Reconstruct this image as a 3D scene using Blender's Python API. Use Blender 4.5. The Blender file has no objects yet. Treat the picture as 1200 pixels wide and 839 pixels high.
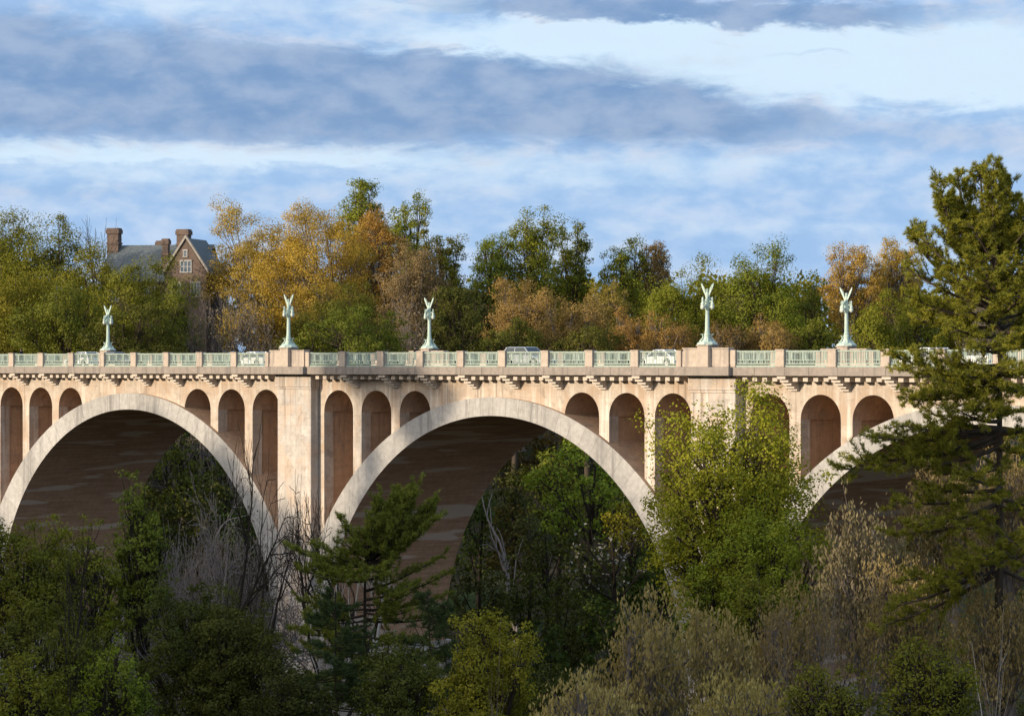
import bpy, bmesh, math, random
import numpy as np
from mathutils import Vector, Matrix

# ---------------------------------------------------------------- scene, camera, light
SC = bpy.context.scene
COL = SC.collection
FPX = 3309.9                                   # focal length in pixels of a 1200 px wide frame
CAM = np.array([194.53, -170.99, -0.09])
YAW, PITCH = 44.431, 0.144
cam_d = bpy.data.cameras.new('camera'); cam = bpy.data.objects.new('camera', cam_d); COL.objects.link(cam)
cam.location = CAM; cam.rotation_euler = (math.radians(90 + PITCH), 0, math.radians(YAW))
cam_d.sensor_width = 36.0; cam_d.lens = 36.0 * FPX / 1200.0; cam_d.clip_end = 20000; cam_d.clip_start = 1.0
SC.camera = cam
SUN_EL, SUN_OFF = 11.5, 19.0                   # low evening sun, a little left of the bridge's normal
S = Vector((-math.sin(math.radians(SUN_OFF)) * math.cos(math.radians(SUN_EL)),
            -math.cos(math.radians(SUN_OFF)) * math.cos(math.radians(SUN_EL)), math.sin(math.radians(SUN_EL))))
sun_d = bpy.data.lights.new('sun', 'SUN'); sun_d.energy = 4.2; sun_d.angle = math.radians(0.5); sun_d.color = (1.0, 0.83, 0.62)
sun = bpy.data.objects.new('sun', sun_d); COL.objects.link(sun)
sun.rotation_euler = (-S).to_track_quat('-Z', 'Y').to_euler()
SC.view_settings.view_transform = 'Standard'; SC.view_settings.look = 'None'
SC.view_settings.exposure = 0.45; SC.view_settings.gamma = 1.0
SC.cycles.max_bounces = 6; SC.cycles.diffuse_bounces = 4; SC.cycles.glossy_bounces = 2
SC.cycles.transmission_bounces = 3; SC.cycles.transparent_max_bounces = 4
SC.cycles.use_denoising = True
SC.cycles.caustics_reflective = False; SC.cycles.caustics_refractive = False

FW = np.array([-math.sin(math.radians(YAW)), math.cos(math.radians(YAW))])
RT = np.array([math.cos(math.radians(YAW)), math.sin(math.radians(YAW))])
HOR = 419.5 + FPX * math.tan(math.radians(PITCH))
def at(px, d):
    """ground point seen under picture column px at distance d"""
    return CAM[:2] + FW * d + RT * ((px - 600.0) * d / FPX)
def zat(py, d): return CAM[2] - (py - HOR) * d / FPX

# ---------------------------------------------------------------- node helpers
class NT:
    def __init__(s, tree): s.t = tree; s.n = tree.nodes; s.l = tree.links
    def new(s, kind, **kw):
        nd = s.n.new(kind)
        for k, v in kw.items(): setattr(nd, k, v)
        return nd
    def link(s, a, b): s.l.new(a, b)
    def put(s, sock, v):
        if isinstance(v, bpy.types.NodeSocket): s.l.new(v, sock)
        else: sock.default_value = v
    def m(s, op, a, b=None, c=None, clamp=False):
        nd = s.n.new('ShaderNodeMath'); nd.operation = op; nd.use_clamp = clamp
        s.put(nd.inputs[0], a)
        if b is not None: s.put(nd.inputs[1], b)
        if c is not None: s.put(nd.inputs[2], c)
        return nd.outputs[0]
    def mix(s, f, a, b, blend='MIX'):
        nd = s.n.new('ShaderNodeMix'); nd.data_type = 'RGBA'; nd.blend_type = blend
        s.put(nd.inputs[0], f)
        for i, v in ((6, a), (7, b)):
            if isinstance(v, (tuple, list)): v = tuple(v) + (1,) * (4 - len(v))
            s.put(nd.inputs[i], v)
        return nd.outputs[2]
    def noise(s, vec, scale, detail=4, rough=0.55, dist=0.0):
        nd = s.n.new('ShaderNodeTexNoise'); nd.inputs['Scale'].default_value = scale
        nd.inputs['Detail'].default_value = detail; nd.inputs['Roughness'].default_value = rough
        nd.inputs['Distortion'].default_value = dist
        if vec is not None: s.l.new(vec, nd.inputs['Vector'])
        return nd.outputs[0]
    def mapr(s, v, a, b, c=0.0, d=1.0, smooth=False):
        nd = s.n.new('ShaderNodeMapRange'); nd.interpolation_type = 'SMOOTHSTEP' if smooth else 'LINEAR'
        s.put(nd.inputs[0], v)
        for i, x in enumerate((a, b, c, d)): nd.inputs[i + 1].default_value = x
        return nd.outputs[0]
    def scale(s, vec, xyz, off=None):
        nd = s.n.new('ShaderNodeMapping'); nd.inputs['Scale'].default_value = xyz
        if off: nd.inputs['Location'].default_value = off
        s.l.new(vec, nd.inputs['Vector']); return nd.outputs[0]

# ---------------------------------------------------------------- sky
W = bpy.data.worlds.new('World'); SC.world = W; W.use_nodes = True
def build_sky():
    t = NT(W.node_tree); t.n.clear()
    out = t.new('ShaderNodeOutputWorld')
    sky = t.new('ShaderNodeTexSky', sky_type='NISHITA', sun_disc=False)
    sky.sun_elevation = math.radians(SUN_EL); sky.sun_rotation = math.atan2(S.x, S.y)
    sky.air_density = 1.0; sky.dust_density = 0.6; sky.ozone_density = 1.5
    bg = t.new('ShaderNodeBackground'); bg.inputs[1].default_value = 0.11
    t.link(sky.outputs[0], bg.inputs[0])
    tc = t.new('ShaderNodeTexCoord')
    rot = t.new('ShaderNodeVectorRotate', rotation_type='Z_AXIS'); rot.inputs['Angle'].default_value = -math.radians(YAW)
    t.link(tc.outputs['Generated'], rot.inputs['Vector'])
    sep = t.new('ShaderNodeSeparateXYZ'); t.link(rot.outputs[0], sep.inputs[0])
    az = t.m('MULTIPLY', t.m('ARCTAN2', sep.outputs[0], sep.outputs[1]), 180 / math.pi)     # degrees along the horizon
    el = t.m('MULTIPLY', t.m('ARCSINE', sep.outputs[2]), 180 / math.pi)
    comb = t.new('ShaderNodeCombineXYZ'); t.link(az, comb.inputs[0]); t.link(el, comb.inputs[1])
    P = comb.outputs[0]
    # wind-drawn cloud noise, wide and low
    big = t.noise(t.scale(P, (0.16, 0.75, 1), (3.1, 0.4, 0)), 1.0, 6, 0.55, 0.3)
    mid = t.noise(t.scale(P, (0.55, 1.9, 1), (7.0, 2.0, 0)), 1.0, 6, 0.62, 0.5)
    fine = t.noise(t.scale(P, (1.6, 4.2, 1), (1.0, 5.0, 0)), 1.0, 5, 0.6, 0.4)
    wa = t.m('ADD', az, t.m('MULTIPLY', t.m('SUBTRACT', mid, 0.5), 2.4))
    we = t.m('ADD', el, t.m('ADD', t.m('MULTIPLY', t.m('SUBTRACT', mid, 0.5), 0.85), t.m('MULTIPLY', t.m('SUBTRACT', fine, 0.5), 0.35)))
    def blob(px, py, sx, sy, wgt, k=1.0, tilt=0.0):
        a0 = math.degrees(math.atan((px - 600) / FPX)); e0 = math.degrees(math.atan((HOR - py) / FPX))
        sa = math.degrees(sx / FPX); se = math.degrees(sy / FPX)
        dx = t.m('SUBTRACT', wa, a0); dy = t.m('SUBTRACT', t.m('SUBTRACT', we, e0), t.m('MULTIPLY', dx, tilt))
        q = t.m('ADD', t.m('POWER', t.m('ABSOLUTE', t.m('DIVIDE', dx, sa)), 2 * k), t.m('POWER', t.m('ABSOLUTE', t.m('DIVIDE', dy, se)), 2 * k))
        return t.m('MULTIPLY', t.m('EXPONENT', t.m('MULTIPLY', q, -1.0)), wgt)
    def total(lst):
        r = lst[0]
        for x in lst[1:]: r = t.m('ADD', r, x)
        return r
    puff = t.noise(t.scale(P, (0.75, 1.5, 1), (11.0, 3.0, 0)), 1.0, 5, 0.55, 0.15)
    dark = total([t.m('MULTIPLY', t.m('SUBTRACT', big, 0.5), 0.7), t.m('MULTIPLY', t.m('SUBTRACT', puff, 0.5), 0.55)] + [blob(*b) for b in SKY_DARK])
    lite = total([t.m('MULTIPLY', t.m('SUBTRACT', puff, 0.5), 1.3), t.m('MULTIPLY', t.m('SUBTRACT', fine, 0.5), 0.25), t.m('MULTIPLY', t.m('SUBTRACT', big, 0.45), 0.4)] + [blob(*b) for b in SKY_LITE])
    fd = t.mapr(dark, 0.02, 0.92, 0, 1, True)
    fl = t.mapr(lite, -0.12, 1.05, 0, 1, True)
    # veil of thin cloud over all of the low sky
    veil = t.mapr(el, 8.0, 40.0, 0.97, 0.55)
    c0 = (0.265, 0.420, 0.66)
    base = t.mix(t.mapr(puff, 0.32, 0.68, 0, 1, True), c0, (0.37, 0.50, 0.70))
    c1 = t.mix(fl, base, (0.53, 0.665, 0.79))
    rim = t.mapr(t.m('ABSOLUTE', t.m('SUBTRACT', fd, 0.28)), 0.0, 0.4, 1, 0)
    dk = t.mix(t.mapr(puff, 0.30, 0.72, 0, 1, True), (0.150, 0.260, 0.455), (0.285, 0.375, 0.535))
    c2 = t.mix(fd, c1, dk)
    c3 = t.mix(t.m('MULTIPLY', t.m('MULTIPLY', rim, t.mapr(puff, 0.42, 0.70, 0, 1, True)), 0.55), c2, (0.54, 0.56, 0.65))
    bg2 = t.new('ShaderNodeBackground')
    # the cloud deck overhead is thicker-lit than the low sky near the horizon
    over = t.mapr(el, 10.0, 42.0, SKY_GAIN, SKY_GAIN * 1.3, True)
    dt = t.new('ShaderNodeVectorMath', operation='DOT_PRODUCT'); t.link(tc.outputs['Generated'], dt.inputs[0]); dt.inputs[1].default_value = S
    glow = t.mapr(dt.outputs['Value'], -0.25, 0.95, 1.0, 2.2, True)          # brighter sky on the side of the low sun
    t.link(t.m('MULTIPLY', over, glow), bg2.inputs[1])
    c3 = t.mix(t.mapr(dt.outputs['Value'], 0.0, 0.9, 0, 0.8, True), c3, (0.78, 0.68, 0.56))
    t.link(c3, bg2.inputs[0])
    mx = t.new('ShaderNodeMixShader')
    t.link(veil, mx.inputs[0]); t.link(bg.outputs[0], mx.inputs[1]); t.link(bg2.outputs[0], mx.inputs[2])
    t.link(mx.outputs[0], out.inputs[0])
SKY_GAIN = 0.95
SKY_DARK = [(170, 108, 560, 64, 1.05, 1.8, -0.03), (700, 122, 240, 36, 0.70, 1.3, -0.12), (800, 14, 300, 17, 1.05, 1.6, -0.03), (0, 30, 180, 50, 0.35, 1.2), (1020, 152, 260, 26, 0.34, 1.2, -0.05),
            (250, 225, 520, 16, 0.18), (200, 6, 110, 16, -0.5), (680, 44, 180, 16, -0.5, 1.2), (830, 52, 40, 6, 0.35), (955, 68, 50, 5, 0.35), (960, 265, 300, 30, 0.12)]
SKY_LITE = [(980, 72, 400, 50, 1.15, 2.0, -0.03), (640, 46, 200, 20, 0.8, 1.3), (180, 182, 420, 13, 0.95, 1.5), (170, 204, 170, 16, 0.45), (500, 5, 110, 10, 0.9), (640, 205, 260, 24, 0.38), (880, 190, 160, 14, 0.3),
            (210, 6, 100, 16, 0.5), (900, 268, 320, 12, 0.22), (1150, 115, 130, 22, 0.5)]
build_sky()

# ---------------------------------------------------------------- scene helpers
def tag(o, label=None, cat=None, group=None, kind=None):
    if label: o['label'] = label
    if cat: o['category'] = cat
    if group: o['group'] = group
    if kind: o['kind'] = kind
    return o
def empty(name, loc, rz=0.0, **kw):
    o = bpy.data.objects.new(name, None); COL.objects.link(o)
    o.location = loc; o.rotation_euler = (0, 0, rz); o.empty_display_size = 0.3
    return tag(o, **kw)
def link_mesh(name, me, mat=None, parent=None, loc=None):
    o = bpy.data.objects.new(name, me); COL.objects.link(o)
    if mat is not None:
        for x in (mat if isinstance(mat, (list, tuple)) else [mat]): me.materials.append(x)
    if parent is not None: o.parent = parent
    if loc is not None: o.location = loc
    return o
def copy_tree(o, parent=None):
    c = o.copy(); COL.objects.link(c)
    if parent is not None: c.parent = parent
    for ch in list(o.children): copy_tree(ch, c)
    return c
def np_mesh(name, V, F, smooth=False, attr=None):
    """V (n,3), F (m,k) one size of face"""
    V = np.ascontiguousarray(V, np.float32); F = np.ascontiguousarray(F, np.int32)
    me = bpy.data.meshes.new(name); k = F.shape[1]
    me.vertices.add(len(V)); me.vertices.foreach_set('co', V.ravel())
    me.loops.add(F.size); me.loops.foreach_set('vertex_index', F.ravel())
    me.polygons.add(len(F)); me.polygons.foreach_set('loop_start', np.arange(0, F.size, k, dtype=np.int32))
    me.polygons.foreach_set('use_smooth', np.full(len(F), smooth))
    if attr is not None:
        a = me.attributes.new('tone', 'FLOAT', 'FACE'); a.data.foreach_set('value', np.asarray(attr, np.float32))
    me.update(calc_edges=True); return me
class MB:
    """collects boxes, prisms, tubes and lathes into one mesh"""
    def __init__(s): s.v = []; s.f = []; s.mi = []; s.cur = 0
    def add(s, vs, fs):
        b = len(s.v); s.v += [tuple(v) for v in vs]
        for f in fs: s.f.append(tuple(b + i for i in f)); s.mi.append(s.cur)
    def box(s, x0, x1, y0, y1, z0, z1):
        s.add([(x0, y0, z0), (x1, y0, z0), (x1, y1, z0), (x0, y1, z0), (x0, y0, z1), (x1, y0, z1), (x1, y1, z1), (x0, y1, z1)],
              [(3, 2, 1, 0), (4, 5, 6, 7), (0, 1, 5, 4), (1, 2, 6, 5), (2, 3, 7, 6), (3, 0, 4, 7)])
    def prism(s, pts, axis, a, b):
        """closed 2-D outline extruded along an axis: 'y' (pts are x,z) or 'x' (pts are y,z) or 'z'"""
        n = len(pts)
        def P(p, q): return (p[0], q, p[1]) if axis == 'y' else ((q, p[0], p[1]) if axis == 'x' else (p[0], p[1], q))
        vs = [P(p, a) for p in pts] + [P(p, b) for p in pts]
        s.add(vs, [tuple(range(n)), tuple(range(2 * n - 1, n - 1, -1))] + [(i, i + n, (i + 1) % n + n, (i + 1) % n) for i in range(n)])
    def lathe(s, prof, c=(0, 0, 0), n=12, sq=None, ph=0.0):
        vs = []; fs = []
        for (r, z) in prof:
            for k in range(n):
                a = 2 * math.pi * (k + ph) / n
                vs.append((c[0] + r * math.cos(a), c[1] + r * math.sin(a), c[2] + z))
        for i in range(len(prof) - 1):
            for k in range(n):
                a = i * n + k; b = i * n + (k + 1) % n
                fs.append((a, b, b + n, a + n))
        fs.append(tuple(range(n - 1, -1, -1))); fs.append(tuple((len(prof) - 1) * n + k for k in range(n)))
        s.add(vs, fs)
    def tube(s, pts, rad, n=6):
        pts = [Vector(p) for p in pts]; rad = rad if isinstance(rad, (list, tuple)) else [rad] * len(pts)
        vs = []; fs = []
        for i, p in enumerate(pts):
            d = (pts[min(i + 1, len(pts) - 1)] - pts[max(i - 1, 0)]).normalized()
            u = d.orthogonal().normalized() if i == 0 else (u - d * u.dot(d)).normalized()
            w = d.cross(u)
            for k in range(n):
                a = 2 * math.pi * k / n; vs.append(p + (u * math.cos(a) + w * math.sin(a)) * rad[i])
        for i in range(len(pts) - 1):
            for k in range(n):
                a = i * n + k; b = i * n + (k + 1) % n; fs.append((a, b, b + n, a + n))
        fs.append(tuple(range(n - 1, -1, -1))); fs.append(tuple((len(pts) - 1) * n + k for k in range(n)))
        s.add(vs, fs)
    def build(s, name, mat, parent=None, loc=None, bevel=0.0, smooth=False, fix=True):
        me = bpy.data.meshes.new(name); me.from_pydata(s.v, [], s.f)
        if fix or bevel:
            bm = bmesh.new(); bm.from_mesh(me)
            if fix: bmesh.ops.recalc_face_normals(bm, faces=bm.faces)
            for f in bm.faces: f.material_index = s.mi[f.index] if f.index < len(s.mi) else 0
            if bevel:
                ed = [e for e in bm.edges if len(e.link_faces) == 2 and e.calc_face_angle(0) > 0.5]
                bmesh.ops.bevel(bm, geom=ed, offset=bevel, segments=1, affect='EDGES')
            if smooth:
                for f in bm.faces: f.smooth = True
            bm.to_mesh(me); bm.free()
        else:
            me.polygons.foreach_set('material_index', s.mi)
        return link_mesh(name, me, mat, parent, loc)

# ---------------------------------------------------------------- materials
def principled(name, rough=0.8, spec=0.3):
    m = bpy.data.materials.new(name); m.use_nodes = True
    t = NT(m.node_tree); b = t.n['Principled BSDF']
    b.inputs['Roughness'].default_value = rough; b.inputs['Specular IOR Level'].default_value = spec
    return m, t, b
def objco(t, world=True):
    if world:
        g = t.new('ShaderNodeNewGeometry'); return g.outputs['Position']
    return t.new('ShaderNodeTexCoord').outputs['Object']
def stone(name, c_lo, c_hi, stain, streak=0.5, bump=0.25, tone=False, boards=False, rough=0.9, blotch=1.0, pink=None, weather=False):
    m, t, b = principled(name, rough, 0.15)
    P = objco(t)
    n1 = t.noise(P, 0.35, 5, 0.6, 0.4); n2 = t.noise(P, 2.2, 6, 0.65); n3 = t.noise(P, 14.0, 4, 0.6)
    st = t.noise(t.scale(P, (1.4, 1.4, 0.09)), 1.0, 5, 0.65, 0.2)              # vertical water streaks
    c = t.mix(t.mapr(n2, 0.3, 0.7), c_lo, c_hi)
    if pink: c = t.mix(t.m('MULTIPLY', t.mapr(n1, 0.42, 0.62, 0, 1, True), blotch), c, pink)
    c = t.mix(t.m('MULTIPLY', t.mapr(st, 0.48, 0.72, 0, 1, True), streak), c, stain)
    c = t.mix(t.mapr(n3, 0.35, 0.75, 0.0, 0.35), c, tuple(x * 0.6 for x in c_lo))
    if weather:
        sp = t.new('ShaderNodeSeparateXYZ'); t.link(P, sp.inputs[0])
        cb = t.new('ShaderNodeCombineXYZ'); t.link(t.m('ADD', sp.outputs[0], sp.outputs[1]), cb.inputs[0]); t.link(sp.outputs[2], cb.inputs[1])
        bk = t.new('ShaderNodeTexBrick'); t.link(cb.outputs[0], bk.inputs['Vector']); bk.inputs['Scale'].default_value = 1.0; bk.offset = 0.37
        bk.inputs['Brick Width'].default_value = 1.9; bk.inputs['Row Height'].default_value = 0.93; bk.inputs['Mortar Size'].default_value = 0.012; bk.inputs['Mortar Smooth'].default_value = 0.6
        bk.inputs['Color1'].default_value = (1.08, 1.07, 1.06, 1); bk.inputs['Color2'].default_value = (0.88, 0.87, 0.86, 1); bk.inputs['Mortar'].default_value = (0.70, 0.68, 0.66, 1)
        c = t.mix(0.75, c, bk.outputs[0], 'MULTIPLY')
        sk = t.noise(t.scale(P, (2.3, 2.3, 0.05)), 1.0, 5, 0.7)
        drop = t.mapr(sp.outputs[2], -1.0, -7.5, 1.0, 0.25)
        c = t.mix(t.m('MULTIPLY', t.m('MULTIPLY', t.mapr(sk, 0.54, 0.66, 0, 1, True), drop), 0.75), c, (0.15, 0.125, 0.105))
        gr = t.noise(P, 0.9, 6, 0.7, 0.6)
        c = t.mix(t.mapr(gr, 0.52, 0.70, 0, 0.6, True), c, (0.23, 0.195, 0.165))
    if tone:
        at_ = t.new('ShaderNodeAttribute', attribute_name='tone')
        c = t.mix(1.0, c, t.mapr(at_.outputs['Fac'], 0, 1, 0.82, 1.10), 'MULTIPLY')
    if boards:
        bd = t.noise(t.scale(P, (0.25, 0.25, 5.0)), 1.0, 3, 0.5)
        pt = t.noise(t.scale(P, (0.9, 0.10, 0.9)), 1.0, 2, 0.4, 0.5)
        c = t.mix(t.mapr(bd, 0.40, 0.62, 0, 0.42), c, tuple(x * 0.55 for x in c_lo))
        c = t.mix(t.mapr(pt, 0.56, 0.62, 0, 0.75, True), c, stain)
    t.link(c, b.inputs['Base Color'])
    bp = t.new('ShaderNodeBump'); bp.inputs['Strength'].default_value = bump; bp.inputs['Distance'].default_value = 0.06
    t.link(t.m('ADD', n2, t.m('MULTIPLY', n3, 0.5)), bp.inputs['Height']); t.link(bp.outputs[0], b.inputs['Normal'])
    return m
def plain(name, col, rough=0.6, spec=0.3, var=0.25, scale=3.0, metal=0.0):
    m, t, b = principled(name, rough, spec); b.inputs['Metallic'].default_value = metal
    n = t.noise(objco(t, False), scale, 4, 0.6)
    t.link(t.mix(t.mapr(n, 0.3, 0.7), tuple(x * (1 - var) for x in col), tuple(min(1, x * (1 + var)) for x in col)), b.inputs['Base Color'])
    return m
M = {}
M['wall'] = stone('spandrel_concrete', (0.39, 0.33, 0.27), (0.57, 0.50, 0.425), (0.70, 0.66, 0.60), 0.75, 0.3, pink=(0.45, 0.345, 0.26), weather=True)
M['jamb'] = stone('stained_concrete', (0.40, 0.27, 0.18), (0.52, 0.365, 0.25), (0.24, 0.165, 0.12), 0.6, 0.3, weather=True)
M['pier'] = stone('pier_stone', (0.38, 0.355, 0.325), (0.54, 0.50, 0.46), (0.66, 0.62, 0.57), 0.7, 0.3, pink=(0.50, 0.40, 0.32), weather=True)
M['ring'] = stone('voussoir_stone', (0.33, 0.32, 0.305), (0.48, 0.465, 0.445), (0.20, 0.195, 0.19), 0.8, 0.3, tone=True)
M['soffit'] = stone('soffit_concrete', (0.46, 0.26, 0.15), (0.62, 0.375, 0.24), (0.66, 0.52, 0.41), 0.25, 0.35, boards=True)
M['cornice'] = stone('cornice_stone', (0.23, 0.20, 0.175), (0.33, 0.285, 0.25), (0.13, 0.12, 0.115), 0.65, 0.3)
M['parapet'] = stone('parapet_stone', (0.38, 0.32, 0.265), (0.50, 0.425, 0.355), (0.22, 0.19, 0.17), 0.75, 0.25)
M['dentil'] = stone('dentil_stone', (0.52, 0.46, 0.40), (0.62, 0.55, 0.48), (0.4, 0.36, 0.32), 0.3, 0.2)
def patina(name, k):
    m, t, b = principled(name, 0.65, 0.3)
    P = objco(t, False)
    n = t.noise(P, 4.0, 5, 0.65); s = t.noise(t.scale(P, (9, 9, 0.8)), 1.0, 3, 0.6)
    c = t.mix(t.mapr(n, 0.3, 0.7), tuple(k * x for x in (0.43, 0.53, 0.45)), tuple(k * x for x in (0.58, 0.67, 0.59)))
    c = t.mix(t.mapr(s, 0.46, 0.66, 0, 0.75), c, tuple(k * x for x in (0.30, 0.43, 0.36))); t.link(c, b.inputs['Base Color']); return m
M['patina'] = patina('green_patina', 0.92); M['rail'] = patina('weathered_green_iron', 0.62)
M['asphalt'] = plain('asphalt', (0.052, 0.052, 0.055), 0.9, 0.2, 0.3, 1.5)
M['sidewalk'] = plain('sidewalk_concrete', (0.33, 0.31, 0.28), 0.9, 0.2, 0.2, 1.0)
M['paint'] = plain('road_paint', (0.75, 0.72, 0.55), 0.8, 0.2, 0.1)

# ---------------------------------------------------------------- ground: gorge with wooded banks
def sstep(x, a, b):
    q = np.clip((x - a) / (b - a), 0, 1); return q * q * (3 - 2 * q)
def vnoise(x, y, seed=0):
    r = 0; rs = np.random.RandomState(seed)
    for k in range(7):
        a, p, q = rs.uniform(0, 6.28), rs.uniform(0, 6.28), rs.uniform(0.6, 1.6)
        r = r + np.sin((x * math.cos(a) + y * math.sin(a)) * q + p) / 7.0 ** 0.5
    return r
RIDGE_A, RIDGE_B = 29.0, 22.5
def ground_z(x, y):
    x = np.asarray(x, float); y = np.asarray(y, float)
    dx, dy = x - CAM[0], y - CAM[1]
    t = dx * FW[0] + dy * FW[1]; s = dx * RT[0] + dy * RT[1]
    near = -9 - 6 * sstep(t, -40, 25) - 18.5 * sstep(t, 35, 105)                # the camera's own bank
    z = near + 26 * sstep(t, 318, 430) + 6 * sstep(t, 430, 900)                # far bank, beyond the bridge
    right = sstep(x - np.where(y < 0, 0, y * 0.15), 108, 150) * sstep(y, -80, -15) * 33      # bank under the bridge's right end
    left = sstep(-x + np.where(y < 0, y * 0.3, 0), 92, 140) * 33
    z = np.maximum(z, np.minimum(z + right, -1.2)); z = np.maximum(z, np.minimum(z + left, -1.2))
    # the higher hill on the sunward side, out of the picture, that keeps the gorge in evening shade
    top = RIDGE_A + (RIDGE_B - RIDGE_A) * sstep(x, -60, 75)
    rg = np.exp(-((y + 215) / 30.0) ** 2) * (1 - sstep(x, 118, 165)) * sstep(x, -420, -300)
    z = np.where(rg > 0.002, np.maximum(z, -16 + (top + 16) * rg + 1.2 * rg * vnoise(x * 0.35, y * 0.35, 5) + 1.0 * rg * vnoise(x * 0.11, y * 0.1, 6)), z)
    z = z + 0.5 * vnoise(x * 0.12, y * 0.12, 1) + 0.25 * vnoise(x * 0.5, y * 0.5, 2)
    deck = (np.abs(y - 7.3) < 14)
    return np.where(deck, np.minimum(z, -1.0), z)
def gz(p): return float(ground_z(p[0], p[1]))
def build_ground():
    n = 380
    u = np.linspace(-1, 1, n)
    g = np.sinh(u * 4.2) / math.sinh(4.2) * 6000
    X, Y = np.meshgrid(g + 60, g - 40, indexing='ij')
    V = np.stack([X, Y, ground_z(X, Y)], -1).reshape(-1, 3)
    i = np.arange(n * n).reshape(n, n)
    F = np.stack([i[:-1, :-1], i[1:, :-1], i[1:, 1:], i[:-1, 1:]], -1).reshape(-1, 4)
    m, t, b = principled('woodland_floor', 0.95, 0.1)
    P = objco(t); a = t.noise(P, 0.12, 5, 0.6); c = t.noise(P, 1.6, 5, 0.7)
    col = t.mix(t.mapr(c, 0.3, 0.7), (0.030, 0.026, 0.018), (0.065, 0.052, 0.034))
    t.link(t.mix(t.mapr(a, 0.45, 0.6), col, (0.028, 0.040, 0.014)), b.inputs['Base Color'])
    tag(link_mesh('ground', np_mesh('ground', V, F, True), m), 'leaf strewn wooded ground of the gorge and its banks', kind='structure')
build_ground()

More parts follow.
